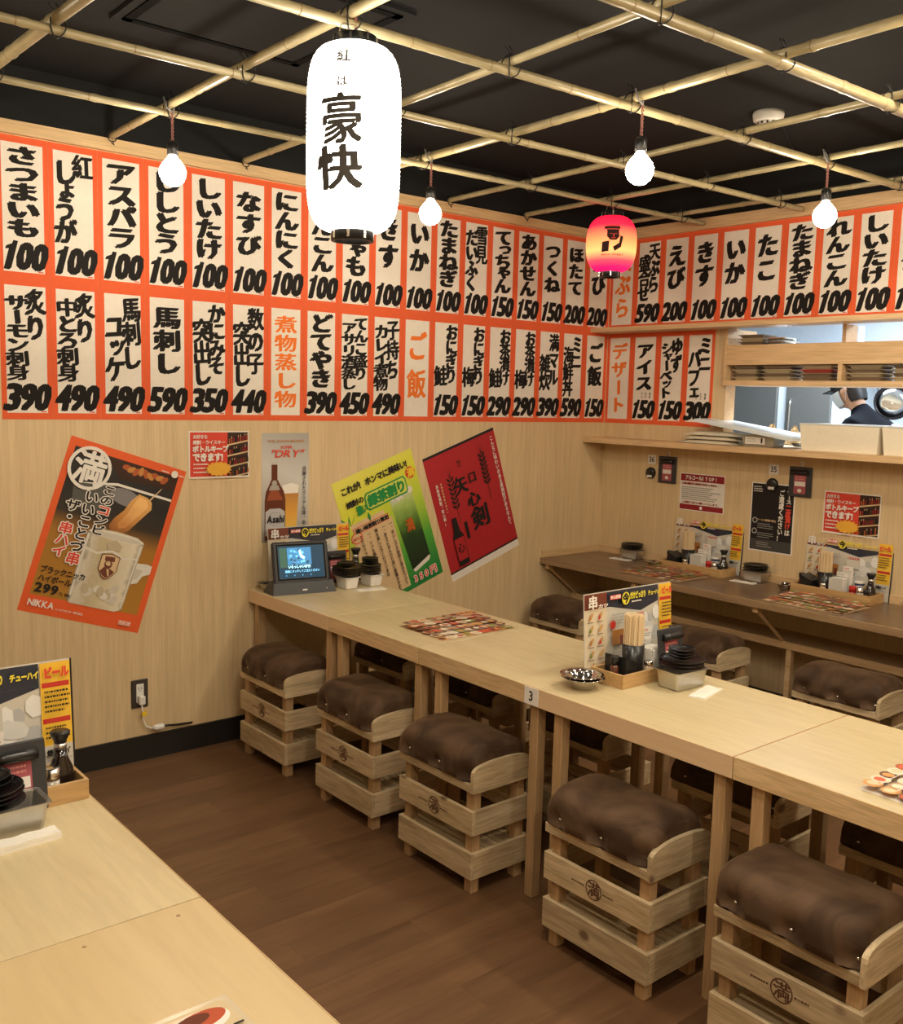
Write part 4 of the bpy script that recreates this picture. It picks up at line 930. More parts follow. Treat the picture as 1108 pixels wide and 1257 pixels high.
def towel(label, loc, rz, lx=.13, ly=.075, h=.010):
    mb = MB(); nx, ny = 12, 6; o = thing('folded_towel', label, 'towel', loc, rz)
    for k in range(2):
        z0, z1 = k*h*.52, k*h*.52+h*.48; vs = []; fs = []
        for s_, z in ((0, z0), (1, z1)):
            for j in range(ny+1):
                for i in range(nx+1):
                    x = (i/nx-.5)*lx*(1-.02*k); y = (j/ny-.5)*ly*(1-.03*k); vs.append((x, y, z+(.0010*math.sin(i*1.3+j*.9) if s_ else 0)*(1 if k else .2)))
        N_ = (nx+1)*(ny+1)
        for j in range(ny):
            for i in range(nx): a = j*(nx+1)+i; fs.append((a, a+nx+1, a+nx+2, a+1)); fs.append((N_+a, N_+a+1, N_+a+nx+2, N_+a+nx+1))
        for i in range(nx): fs.append((i, i+1, N_+i+1, N_+i)); a = ny*(nx+1)+i; fs.append((a+1, a, N_+a, N_+a+1))
        for j in range(ny): a = j*(nx+1); fs.append((a+nx+1, a, N_+a, N_+a+nx+1)); a += nx; fs.append((a, a+nx+1, N_+a+nx+1, N_+a))
        MB().add(vs, fs, 0, False).obj('fold', PAPW, o)
def cset(where, loc, rz, parts='full', bx=0.):
    M = Matrix.Translation(loc) @ Matrix.Rotation(rz, 4, 'Z'); g = lambda x, y, z: tuple(M @ Vector((x, y, z)))
    c = thing('condiment_box', 'low open wooden condiment box %s' % where, 'box', loc, rz, 'wooden condiment boxes')
    for nme, a in caddy_mesh(): MB().box(*a, bev=.0008).obj(nme, CADDY, c)
    FZ = .0052
    menu_board('laminated drink menu board behind the box %s' % where, g(0, .080, .0005), rz, math.radians(-4), M)
    # cutlery box with white tag
    o = thing('cutlery_box', 'black cutlery box with a white tag %s' % where, 'cutlery box', g(-.140, .0, FZ), rz)
    MB().prism([(-.03, 0), (.03, 0), (.03, .062), (-.03, .088)], -.045, .045).obj('body', BLKP, o); F = Flat(-.0451); F.rect(.006, .018, .022, .030, PWH); F.obj('tag', o)
    # little bottle beside
    o = thing('spice_bottle', 'little dark spice bottle with black cap, box %s' % where, 'spice bottle', g(-.184, -.010, FZ), rz)
    MB().lathe([(.013, 0), (.014, .003), (.014, .055), (.009, .064)], 16).obj('bottle', plain('spice', (.10, .03, .02), .2, coat=.5), o); MB().lathe([(.0145, .0645), (.0145, .088), (.013, .09)], 16).obj('cap', BLKP, o)
    # chopstick cup
    o = thing('chopstick_cup', 'round black chopstick cup %s' % where, 'cup', g(-.070, .010, FZ), rz)
    MB().lathe([(.030, 0), (.033, .003), (.0375, .112), (.0355, .112), (.033, .005), (.002, .004)], 28).obj('body', BLKP, o)
    k = 0
    for i in range(-4, 5):
        for j in range(-4, 5):
            if math.hypot(i, j) > 4.3: continue

            px, py = i*.0073, j*.0073; q = link('chopstick', stick_me, None, g(-.070+px, .010+py, FZ+.0045+rnd.uniform(0, .004)), (0, 0, rz))
            tag(q, 'pale disposable chopstick in the bundle %s' % where, 'chopstick', 'chopsticks in the cup %s' % where)
    # toothpick glass
    o = thing('toothpick_holder', 'small toothpick glass with a steel lid %s' % where, 'toothpick holder', g(-.048, -.042, FZ), rz)
    MB().lathe([(.013, 0), (.0155, .003), (.014, .046)], 16).obj('glass', plain('pick_glass', (.50, .36, .24), .15, coat=.6), o); MB().lathe([(.0150, .0462), (.0165, .048), (.0165, .060), (.012, .063)], 16).obj('lid', STEEL, o)
    # napkin holder and cards
    o = thing('napkin_holder', 'frosted napkin holder %s' % where, 'napkin holder', g(.012, -.006, FZ), rz)
    MB().box(-.036, -.030, 0, .036, -.0285, .098).obj('front_pane', GL, o); MB().box(-.036, .0285, 0, .036, .030, .098).obj('back_pane', GL, o); MB().box(-.036, -.0283, 0, .036, .0283, .002).obj('base', GL, o)
    for k in range(8):
        y = -.0265+.0070*k; q = MB().box(-.034, -.0030, 0, .034, .0030, .088+.002*(k % 3), bev=.0006).obj('napkin', PAPW, None, g(.012, -.006+y, FZ+.0022), (0, 0, rz)); tag(q, 'folded paper napkin standing in the holder %s' % where, 'napkin', 'napkins in the holder %s' % where)
    for k, (dx, dy, hh, ww) in enumerate(((.012, .032, .118, .062), (.035, .040, .150, .052))):
        q = MB().box(-ww/2, -.0006, 0, ww/2, .0006, hh).obj('menu_card', PWH, None, g(dx, dy, FZ), (0, 0, rz)); tag(q, '%s white menu card behind the napkins %s' % ('low' if k == 0 else 'tall', where), 'card')
        F = Flat(-.0007); F.row('おすすめ', -ww*.4, ww*.1, hh-.012, .009, PRED if k else PGREY, .03); F.lines(-ww*.4, hh-.022, ww*.4, 3, .008, .003, PGREY, random.Random(k)); F.obj('lettering', q)
    if parts == 'full':
        o = thing('spice_shaker', 'red capped spice shaker %s' % where, 'shaker', g(.100, -.028, FZ), rz)
        MB().lathe([(.0165, 0), (.0175, .003), (.0175, .042)], 18).obj('label_body', plain('shaker_red', (.42, .05, .04), .3, coat=.4), o); MB().lathe([(.0178, .0422), (.0178, .068), (.0165, .070)], 18).obj('cap', REDC, o)
        F = Flat(-.0178); F.poly([(-.008, .012), (.009, .026), (.009, .031), (-.008, .018)], PWH); F.obj('label_stripe', o)
        o = thing('seasoning_jar', 'navy labelled seasoning jar %s' % where, 'jar', g(.105, .028, FZ), rz)
        MB().lathe([(.0225, 0), (.023, .003), (.023, .078)], 20).obj('body', NAVY, o); MB().lathe([(.0235, .055), (.0235, .068)], 20, caps=False).obj('label_band', PLW, o); MB().lathe([(.0232, .0782), (.0245, .080), (.0245, .088), (.021, .090)], 20).obj('lid', PLW, o)
        o = thing('salt_shaker', 'glass salt shaker with steel top %s' % where, 'shaker', g(.140, -.034, FZ), rz)
        MB().lathe([(.016, 0), (.0175, .003), (.0165, .045)], 18).obj('glass', plain('salt_glass', (.45, .42, .36), .15, coat=.6), o); MB().lathe([(.0172, .0452), (.018, .050), (.0165, .068), (.010, .071)], 18).obj('top', STEEL, o)
        F = Flat(-.0178); F.ell(0, .02, .012, .012, PCRM); F.obj('label_spot', o)
        soy('soy sauce bottle with flared black cap %s' % where, g(.172, .004, FZ), 1.)
    elif parts == 'check':
        soy('soy sauce bottle with black cap %s' % where, g(.165, .02, FZ), 1.)
        q = clipboard('dark check clipboard leaning %s' % where, g(.060, -.042, FZ+.080), rz, math.radians(-8))
        q = None
    return c
cset('on the middle table', (-2.030, -2.040, T), 0, 'check')
cset('on the left front table', (-4.105, -1.890, T), 0, 'full')
cset('at counter left', (-.095, -.812, .705), RZW, 'full')
cset('at counter right', (-.095, -1.648, .705), RZW, 'full')
# middle table tin, dishes, towel, bowls
tin('steel tin holding black dishes on the middle table', (-2.046, -2.192, T), math.radians(-3), .150, .095, .062)
zz = dishes('tin on the middle table', (-2.055, -2.195, T+.0628), ((.074, 3), (.044, 3)), 'black dishes on the middle table')
towel('folded white paper towel in front of the tin on the middle table', (-2.040, -2.285, T), math.radians(14), .150, .055, .004)
def bowl(label, loc, r=.072, h=.040):
    o = MB().lathe([(r*.42, 0), (r*.47, .002), (r*.62, h*.45), (r*.74, h*.86), (r*.80, h*.97), (r, h), (r, h-.0012), (r*.79, h*.93), (r*.72, h*.82), (r*.60, h*.45), (r*.44, .004), (.002, .0035)], 36).obj('sauce_bowl', plain('bowl_steel', (.62, .60, .57), .08, 1), None, loc); tag(o, label, 'bowl', 'small steel bowls')
bowl('shallow steel bowl on the middle table beside plate 3, lower of two', (-2.330, -2.020, T))
bowl('shallow steel bowl nested askew in another beside plate 3', (-2.326, -2.010, T+.0075), .071, .038)
bowl('small dark steel bowl on the wall counter left of the left condiment box', (-.195, -.585, .705), .048, .034)
bowl('small steel bowl on the wall counter between the two condiment boxes', (-.150, -1.400, .705), .050, .034)
bowl('small steel bowl on the wall counter at the right edge of the picture', (-.110, -2.030, .705), .050, .034)
# counter tins
for (y, lb) in ((-.325, 'in the corner of the wall counter'), (-1.175, 'on the wall counter between the condiment boxes')):
    tin('steel tin holding black dishes %s' % lb, (-.072, y, .705), PI/2, .130, .088, .056)
    dishes('tin '+lb, (-.072, y, .705+.0568), ((.066, 3),), 'black dishes '+lb)
    towel('folded white paper towel before the tin %s' % lb, (-.150, y+.02, .705), PI/2+.1, .135, .050, .003)
# left front tin
tin('big steel tin with black dishes at the lower left on the front table', (-4.092, -2.030, T), 0, .150, .088, .062)
dishes('on the big tin at left', (-4.125, -2.030, T+.0628), ((.070, 4), (.048, 2)), 'black dishes on the left front tin')
towel('rolled white towel in front of the big tin at left', (-4.075, -2.110, T), math.radians(4), .130, .040, .014)
clipboard('dark check clipboard leaning over the left front condiment box', (-4.055, -1.965, T+.085), 0, math.radians(-8))

# tablet terminal on the first table
tb = thing('order_tablet', 'black ordering tablet with a lit blue screen on the first middle table', 'tablet', (-2.285, -.190, T), math.radians(-10))
bs = MB(); bs.add([(-.155, -.060, 0), (.155, -.060, 0), (.165, .050, 0), (-.165, .050, 0), (-.145, -.042, .055), (.145, -.042, .055), (.145, .030, .055), (-.145, .030, .055)], [(3, 2, 1, 0), (4, 5, 6, 7), (0, 1, 5, 4), (1, 2, 6, 5), (2, 3, 7, 6), (3, 0, 4, 7)]); bs.obj('cradle', DKG, tb)
sc_ = link('tablet_body', MB().box(-.138, -.011, 0, .138, .011, .195, bev=.008).mesh('tablet_body', [DKG]), tb, (0, -.020, .045), (math.radians(-14), 0, 0))
F = Flat(-.0112); r = random.Random(9)
F.rect(-.120, .014, .120, .182, plain('bezel', (.004, .004, .005), .12)); F.rect(-.112, .022, .112, .174, plain('screen_dark', (.01, .02, .03), .2, emit=(.008, .03, .05), es=1))
S = lambda n, c=(0, 0, 0), e=1: plain('scr_'+n, c, .3, emit=c, es=e)
F.rect(-.105, .075, -.070, .165, S('g', (.02, .06, .04), 1)); F.rect(-.068, .085, .05, .165, S('b', (.03, .14, .28), 1.0))
for k in range(26): F.ell(-.06+.10*r.random(), .09+.07*r.random(), .007, .006, S(('c', 'd', 'e')[k % 3], ((.02, .05, .09), (.12, .40, .62), (.06, .22, .40))[k % 3], 1), 6)
F.poly([(-.012, .150), (-.004, .155), (.004, .13), (.018, .118), (.012, .108), (-.006, .12)], S('w', (.40, .85, 1.0), 1.2)); F.obj('screen', sc_)
G = Flat(-.017); G.row('いらっしゃいませ!', -.068, .052, .076, .016, S('t', (.45, .85, 1.0), 1.2), .03); G.row('画面にタッチしてご注文ください', -.085, .085, .055, .012, S('t2', (.2, .55, .85), 1), .02)
for x in (-.08, -.04, 0, .04): G.ell(x, .036, .004, .004, S('b', ()))
G.obj('lettering', sc_); MB().box(-.010, -.0562, .016, .012, -.0535, .022).obj('badge', PLW, tb); MB().lathe([(.003, 0), (.003, .002)], 8).xf(Matrix.Translation((.11, -.0545, .02)) @ Matrix.Rotation(PI/2, 4, 'X')).obj('indicator', PLW, tb)
# things behind the tablet
menu_board('laminated drink menu board standing behind the tablet', (-2.145, -.050, T+.0005), 0, math.radians(-4), None)
soy('soy sauce bottle with black cap behind the dish stacks by the left wall', (-1.900, -.075, T), 1.15)
tin('white plastic tub holding black dishes right beside the tablet', (-2.055, -.235, T), PI/2, .105, .075, .058, PLW)
dishes('beside the tablet', (-2.060, -.235, T+.0588), ((.070, 4), (.048, 2)), 'black dishes beside the tablet')
tin('white plastic tub holding black dishes near the green poster', (-1.915, -.235, T), PI/2, .105, .075, .058, PLW)
dishes('near the green poster', (-1.925, -.235, T+.0588), ((.058, 4), (.042, 3)), 'black dishes near the green poster')
clipboard('dark check clipboard leaning behind the dish stacks by the left wall', (-2.05, -.120, T+.086), 0, math.radians(-8))
towel('folded white paper towel in front of the white tubs', (-1.985, -.330, T), math.radians(-8), .150, .045, .004)
bowl('small steel bowl behind the tablet on the first middle table', (-2.392, -.070, T), .052, .034)

# ------------------------------------------------------------------ placemats
def placemat(label, loc, rz, w_, h_, seed, base):
    o = sheet('placemat', label, 'placemat', w_, h_, base, loc, rz, 0, 'printed food placemats', t=.0008, lay=True); F = Flat(-.0009); r = random.Random(seed)
    cols = [(.42, .10, .04), (.60, .30, .10), (.30, .05, .03), (.70, .55, .35), (.12, .05, .03), (.20, .26, .06), (.75, .65, .50), (.62, .12, .06), (.45, .28, .16)]
    nx, ny = 9, 6
    for j in range(ny):
        for i in range(nx):
            cx = -w_/2+w_*(i+.5)/nx+r.uniform(-.003, .003); cz = -h_/2+h_*(j+.5)/ny; a, b = w_/nx*.62, h_/ny*.62
            c = cols[r.randrange(len(cols))]; F.ell(cx, cz, a, b*.85, P('mat_%d' % cols.index(c), c), 10); c2 = cols[r.randrange(len(cols))]; F.ell(cx+r.uniform(-.004, .004), cz+.002, a*.6, b*.5, P('mat_%d' % cols.index(c2), c2), 8, rot=r.uniform(0, 3))
    F.obj('picture', o); G = Flat(-.0009-.00018*(F.k+1))
    for j in range(ny): G.lines(-w_/2+.01, -h_/2+h_*(j+.12)/ny, w_/2, 1, .01, .003, PWH, r)
    G.obj('lettering', o); return o
placemat('food photo placemat on the second middle table', (-2.130, -1.150, T), 0, .375, .275, 1, P('mat_base', (.45, .25, .14)))
placemat('food photo placemat cut by the right edge on the fifth middle table', (-2.205, -3.125, T), 0, .375, .275, 2, PWH)
placemat('brown food placemat on the wall counter under the left condiment box', (-.325, -.760, .7053), RZW, .40, .29, 3, PTAN)
placemat('brown food placemat on the wall counter before the right condiment box', (-.335, -1.680, .7053), RZW, .40, .29, 4, PTAN)
# menu sheet at the bottom of the frame
o = sheet('menu_sheet', 'laminated menu sheet with a bowl of curry on the near left table, cut off', 'menu', .42, .30, plain('sheet_lam', (.62, .52, .36), .2, coat=.7), (-4.195, -2.965, T), 0, 0, t=.0012, lay=True); o.rotation_euler = (-PI/2, 0, math.radians(1)); F = Flat(-.0013)
F.rect(-.20, -.14, .20, .14, P('sheet_tan', (.60, .48, .30))); F.rect(-.05, .10, .16, .135, PCRM)
F.ell(.145, .105, .050, .028, PWH, rot=.1); F.ell(.150, .112, .042, .020, P('curry_red', (.45, .08, .03)), rot=.1); F.ell(.138, .116, .030, .013, PBOT, rot=.1); F.ell(.085, .118, .020, .010, PBRN); F.ell(.070, .112, .008, .006, PLG); F.ell(.10, .07, .018, .012, PBRN)
for k in range(7): F.ell(-.18+.035*k, .115-.01*(k % 2), .014, .009, (PRUST, PBRN, PLG, PPNK)[k % 4])
F.rect(.12, .03, .19, .055, PRED); F.obj('picture', o); G = Flat(-.0045); G.row('どてカレー', .11, .20, .070, .022, PBLK, .05); G.row('串カツ', -.02, .08, .05, .03, PBLK, .05); G.lines(-.18, .08, -.03, 5, .014, .005, PGREY); G.obj('lettering', o)

# ------------------------------------------------------------------ pass-through shelf and kitchen
GLA = plain('tray_glass', (.50, .42, .27), .3, coat=.4); GLD = plain('tray_dark', (.24, .17, .11), .35, coat=.3); GLR = plain('tray_red', (.42, .07, .05), .35)
sh = thing('hatch_shelf', 'wooden shelf frame hung in the kitchen hatch', 'shelf', (0, 0, 0))
MB().box(-.03, -4.2, 1.745, .24, -.872, 1.772, bev=.001).obj('shelf_board', TRIMY, sh)
MB().box(-.03, -4.2, 1.855, -.012, -.888, 1.962, bev=.001).obj('front_board', TRIMY, sh)
MB().box(-.0118, -4.2, 1.855, .24, -.888, 1.868).obj('shelf_board', TRIMY, sh)
MB().box(-.032, -.8875, 1.7722, .24, -.8705, 2.051).obj('side_board', TRIMY, sh)
for y in (-1.548, -2.22, -2.9):
    MB().box(-.028, y-.011, 1.7722, .10, y+.011, 1.8548).obj('divider', TRIMY, sh); MB().box(-.010, y-.010, 1.8682, .10, y+.010, 2.051).obj('divider', TRIMY, sh)
MB().box(-.0, -.8703, 1.4245, .09, -.8695, 2.05).obj('jamb', TRIMY, sh)
def stack(y0, y1, z, n, dh, mats, lbl, x0=.02):
    cy = (y0+y1)/2; ly = abs(y1-y0)
    for k in range(n):
        o = tin('', (x0+.05, cy, z+.0004+dh*k), PI/2, ly-.013, .14, dh*.95, mats[k % len(mats)]); o.name = 'food_tray'
        tag(o, 'food tray, %s up in the %s' % (ordn[k], lbl), 'tray', 'food trays on the hatch shelf')
for i, (a, b, m) in enumerate(((-.905, -1.065, [GLA, GLD]), (-1.085, -1.265, [GLA, GLD]), (-1.31, -1.495, [GLD, GLD, GLR, GLA]), (-1.57, -1.755, [GLD, GLA]), (-1.79, -1.975, [GLA, GLD]))):
    stack(a, b, 1.7722, 4, .0195, m, '%s left stack, lower hatch shelf' % ordn[i])
for i, (a, b) in enumerate(((-.93, -1.09), (-1.10, -1.22))): stack(a, b, 1.8684, 8 if i == 0 else 7, .0185, [GLA, GLD] if i == 0 else [STEEL, STEELR], '%s left stack, upper hatch shelf' % ordn[i])
# kitchen room shell
KW = plain('kitchen_panel', (.50, .56, .62), .3, .5); KWH = plain('kitchen_white', (.62, .68, .74), .5)
KX = 2.5
struct(MB().box(KX, -5, 0, KX+.05, 2.2, 2.6).obj('wall_kitchen', KWH)); struct(MB().box(.09, 2.2, 0, KX, 2.25, 2.6).obj('wall_side', KWH)); struct(MB().box(.09, -5.05, 0, KX, -5, 2.6).obj('wall_end', KWH))
struct(MB().box(.10, -5, -.05, KX, 2.2, .10).obj('floor_kitchen', plain('kitchen_floor', (.16, .16, .16), .5))); struct(MB().box(.09, -5, 2.6, KX+.05, 2.25, 2.65).obj('ceiling_kitchen', KWH)); struct(MB().box(.02, .081, 0, .09, 2.2, 2.6).obj('wall_partition', KWH))
fr = thing('kitchen_fridge', 'tall steel refrigerator with two dark doors behind the hatch', 'refrigerator', (1.92, .0, .10))
MB().box(0, -.47, .05, .55, .50, 1.95, bev=.01).obj('cabinet', plain('fridge_frame', (.72, .80, .86), .4), fr)
DKS = plain('fridge_door', (.135, .135, .125), .5, .2)
for a, b in ((.0, .42), (-.43, -.075)): 
    d = MB().box(-.03, min(a, b), .12, -.001, max(a, b), 1.88, bev=.006).obj('door', DKS, fr); MB().tube([(-.045, max(a, b)-.05, 1.2), (-.055, max(a, b)-.05, 1.25), (-.055, max(a, b)-.05, 1.55), (-.045, max(a, b)-.05, 1.6)], .008, 8).obj('handle', STEEL, d)
wb = thing('kitchen_worktop', 'steel kitchen worktop behind the hatch', 'worktop', (0, 0, 0))
MB().box(.32, -4.5, 1.33, .74, .3, 1.37, bev=.003).obj('worktop', plain('worktop_steel', (.50, .58, .68), .35, .7), wb); MB().box(.34, -4.5, .10, .73, .3, 1.3298).obj('cabinet', STEELR, wb)
br = MB().box(.0, -.30, 0, .25, .30, .012, bev=.003).obj('grill_tray', BLKP, None, (.36, -1.10, 1.372)); tag(br, 'flat black tray on the kitchen worktop', 'tray')
def crumple(label, loc, s, seed):
    mb = MB(); r = random.Random(seed); n, m_ = 14, 8; vs = []; fs = []
    for j in range(m_+1):
        for i in range(n):
            a = 2*PI*i/n; p_ = PI/2*j/m_; q = 1+.25*r.uniform(-1, 1); vs.append((s[0]*math.cos(p_)*math.cos(a)*q, s[1]*math.cos(p_)*math.sin(a)*q, s[2]*math.sin(p_)*(1+.3*r.uniform(-1, 1))))
    for j in range(m_):
        for i in range(n): k = (i+1) % n; fs.append((j*n+i, j*n+k, (j+1)*n+k, (j+1)*n+i))
    fs.append(tuple(range(n-1, -1, -1))); o = mb.add(vs, fs).obj('paper_bundle', plain('kraft', (.55, .38, .18), .8), None, loc); tag(o, label, 'paper bundle')
crumple('left crumpled brown paper bundle behind the hatch', (.50, -.86, 1.371), (.06, .06, .135), 1); crumple('right crumpled brown paper bundle behind the hatch', (.50, -1.0, 1.371), (.07, .08, .13), 2)
# goods on the pass ledge
LZ = 1.4245
tags = ['bottom', 'middle', 'top']
for k in range(3):
    mb = MB(); vs = []; fs = []; nx, ny = 14, 10
    for s_ in (0, 1):
        for j in range(ny+1):
            for i in range(nx+1):
                u, v = i/nx*2-1, j/ny*2-1; ed = (1-abs(u)**6)*(1-abs(v)**6); vs.append((.085*u, .185*v, .002+(.020*ed if s_ else 0)+(.002*math.sin(i*1.7+j+k*2)*ed if s_ else 0)))
    N_ = (nx+1)*(ny+1)
    for j in range(ny):
        for i in range(nx): a = j*(nx+1)+i; fs.append((a, a+nx+1, a+nx+2, a+1)); fs.append((N_+a, N_+a+1, N_+a+nx+2, N_+a+nx+1))
    for i in range(nx): fs.append((i, i+1, N_+i+1, N_+i)); a = ny*(nx+1)+i; fs.append((a+1, a, N_+a, N_+a+1))
    for j in range(ny): a = j*(nx+1); fs.append((a+nx+1, a, N_+a, N_+a+nx+1)); a += nx; fs.append((a, a+nx+1, N_+a+nx+1, N_+a))
    o = mb.add(vs, fs, 0, True).obj('towel_pack', plain('towel_pack', (.74, .66, .50), .5, coat=.3), None, (-.075+.004*k, -.865-.006*k, LZ+.0225*k)); tag(o, '%s plastic-wrapped pack of towels at the left end of the hatch ledge' % tags[k], 'towel pack', 'towel packs on the hatch ledge')
o = thing('plastic_lid', 'large white plastic lid lying tilted across the towels and tin on the ledge', 'lid', (-.02, -1.085, LZ+.092), PI/2); o.rotation_euler = (math.radians(0), math.radians(7.5), -PI/2)
LID = plain('lid_white', (.72, .80, .86), .35, coat=.3)
MB().box(-.29, -.13, 0, .29, .13, .008, bev=.003).obj('plate', LID, o); rm = MB().box(-.30, -.14, -.012, .30, -.1301, .004); rm.box(-.30, .1301, -.012, .30, .14, .004); rm.box(-.30, -.13, -.012, -.2901, .13, .004); rm.box(.2901, -.13, -.012, .30, .13, .004); rm.obj('rim', LID, o)
t1 = tin('clear tin with a white label on the hatch ledge under the lid', (-.06, -1.165, LZ), PI/2, .20, .12, .062, plain('tin_grey', (.42, .40, .34), .3, .4)); F = Flat(0); F.rect(-.07, .014, .05, .050, PWH); F.rect(.024, .020, .034, .046, PBLK); F.lines(-.06, .042, .0, 2, .012, .004, PGREY); F.obj('label', t1, (0, .0625, 0), (0, 0, PI))
pan = thing('spoon_tray', 'low steel tray of spoons between the tin and the white boxes', 'tray', (.05, -1.35, LZ)); MB().box(-.10, -.075, 0, .10, .075, .004).obj('tray', STEEL, pan)
for k in range(4):
    o = thing('spoon', 'steel spoon lying in the tray on the hatch ledge', 'spoon', (-.01+.02*k, -1.36+.012*k, LZ+.006+.004*k), 1.2+.15*k, 'spoons in the tray on the hatch ledge')
    MB().tube([(-.06, 0, .002), (0, 0, .006), (.03, 0, .003)], .0025, 6).obj('handle', STEEL, o); MB().lathe([(.001, 0), (.012, .002), (.016, .006)], 14, c=(.045, 0, .001), sx=1.5).obj('bowl', STEEL, o)
def bigbox(label, y0, y1):
    w_ = y0-y1; o = thing('storage_box', label, 'storage box', (-.045, (y0+y1)/2, LZ), RZW, 'white storage boxes on the hatch ledge')
    m = plain('milky_plastic', (.88, .81, .66), .4, coat=.2); mb = MB(); a, b, h = w_/2, .125, .128
    mb.add([(-a+.012, -b+.012, 0), (a-.012, -b+.012, 0), (a-.012, b-.012, 0), (-a+.012, b-.012, 0), (-a, -b, h), (a, -b, h), (a, b, h), (-a, b, h), (-a+.004, -b+.004, h), (a-.004, -b+.004, h), (a-.004, b-.004, h), (-a+.004, b-.004, h), (-a+.016, -b+.016, .004), (a-.016, -b+.016, .004), (a-.016, b-.016, .004), (-a+.016, b-.016, .004)],
        [(3, 2, 1, 0)] + [(i, (i+1) % 4, (i+1) % 4+4, i+4) for i in range(4)] + [(i+4, (i+1) % 4+4, (i+1) % 4+8, i+8) for i in range(4)] + [(i+8, (i+1) % 4+8, (i+1) % 4+12, i+12) for i in range(4)] + [(12, 13, 14, 15)]); mb.obj('body', m, o)
    MB().box(-a-.002, -b-.002, h+.0002, a+.002, b+.002, h+.007, bev=.002).obj('lid', LID, o)
bigbox('left milky white storage box on the hatch ledge', -1.435, -1.845); bigbox('right milky white storage box on the hatch ledge, cut off by the frame', -1.857, -2.26)
# hanging pan at the right of the kitchen
pn = thing('hanging_pan', 'round steel pan with dark rim hanging in the kitchen at the right edge', 'pan', (.95, -1.345, 1.68), 0); pn.rotation_euler = (0, math.radians(-80), math.radians(35))
MB().lathe([(.02, -.03), (.07, -.028), (.10, -.008), (.105, .002), (.098, .002), (.068, -.022), (.002, -.025)], 28).obj('bowl', plain('pan_black', (.03, .03, .035), .3, .6), pn)
MB().lathe([(.072, .004), (.075, .010), (.05, .018), (.002, .020)], 28).obj('inner_dish', plain('pan_bright', (.75, .78, .80), .15, .9), pn)
# rack post behind the cook
rk = thing('kitchen_rack', 'steel kitchen rack with upright posts behind the cook', 'rack', (1.9, -.62, 0))
for yy in (0, -.55, -1.1): MB().tube([(0, yy, 0), (0, yy, 2.2)], .02, 10).obj('post', plain('post_steel', (.62, .70, .80), .4, .3), rk)
for zz in (.5, 1.35, 2.0): MB().box(-.02, -1.15, zz, .45, .05, zz+.03).obj('rack_shelf', STEELR, rk)

# ------------------------------------------------------------------ the cook
SKIN = plain('skin', (.62, .36, .24), .55); HAIR = plain('hair_black', (.010, .008, .008), .5); TEE = plain('tee_black', (.004, .005, .008), .95, spec=.1); PANT = plain('apron_dark', (.02, .02, .025), .8); MASK = plain('mask', (.62, .70, .76), .8)
def skin_body(name, J, E, root, mat, parent, sub=2):
    me = bpy.data.meshes.new(name); me.from_pydata([j[0] for j in J], E, []); me.materials.append(mat)
    o = link(name, me, parent); bm = bmesh.new(); bm.from_mesh(me); ly = bm.verts.layers.skin.verify(); bm.verts.ensure_lookup_table()
    for v, j in zip(bm.verts, J): v[ly].radius = j[1] if isinstance(j[1], tuple) else (j[1], j[1])
    bm.verts[root][ly].use_root = True; bm.to_mesh(me); bm.free()
    o.modifiers.new('s', 'SKIN').use_smooth_shade = True; sb = o.modifiers.new('b', 'SUBSURF'); sb.levels = sb.render_levels = sub
    return o
# local frame: faces +y (to the left of the picture), x towards the back of the kitchen; origin on the floor
pz = thing('person', 'cook in a black shirt, cap and white mask leaning forward behind the hatch', 'person', (1.02, -1.10, .10), 0)
J = [((0, -.25, .95), .15), ((0, -.23, 1.10), .14), ((0, -.17, 1.28), (.155, .125)), ((0, -.09, 1.43), (.15, .10)), ((0, -.02, 1.52), .060), ((0, .01, 1.56), .055),  # pelvis..neck
     ((-.17, -.06, 1.435), .066), ((-.215, .06, 1.24), .048), ((-.17, .28, 1.22), .036), ((.17, -.06, 1.435), .066), ((.215, .06, 1.24), .048), ((.17, .28, 1.22), .036),
     ((-.09, -.23, .88), .095), ((-.10, -.16, .48), .062), ((-.10, -.18, .08), .042), ((-.10, -.02, .04), .035), ((.09, -.23, .88), .095), ((.10, -.16, .48), .062), ((.10, -.18, .08), .042), ((.10, -.02, .04), .035)]
E_ = [(0, 1), (1, 2), (2, 3), (3, 4), (4, 5), (3, 6), (6, 7), (7, 8), (3, 9), (9, 10), (10, 11), (0, 12), (12, 13), (13, 14), (14, 15), (0, 16), (16, 17), (17, 18), (18, 19)]
bd = skin_body('body', J, E_, 0, TEE, pz)
# face/neck, hands in skin colour
nk = skin_body('neck', [((0, -.03, 1.51), .056), ((0, .01, 1.56), .052), ((0, .04, 1.61), .055)], [(0, 1), (1, 2)], 0, SKIN, pz)
for sg in (-1, 1):
    Jh = [((sg*.172, .29, 1.222), .027), ((sg*.165, .345, 1.215), .026), ((sg*.160, .385, 1.21), (.030, .014))]; Eh = [(0, 1), (1, 2)]
    for k in range(4):
        b0 = len(Jh); ox = sg*.160-.027+.018*k; ln = (.070, .080, .076, .060)[k if sg > 0 else 3-k]
        Jh += [((ox, .405, 1.208), .009), ((ox, .405+ln*.5, 1.200), .0085), ((ox, .405+ln*.85, 1.182), .0075)]; Eh += [(2, b0), (b0, b0+1), (b0+1, b0+2)]
    b0 = len(Jh); Jh += [((sg*.125, .365, 1.20), .011), ((sg*.112, .395, 1.185), .009)]; Eh += [(1, b0), (b0, b0+1)]
    skin_body('hand', Jh, Eh, 0, SKIN, pz, 1)
hd = link('head', None, pz, (0, .065, 1.645), (math.radians(-24), 0, 0))
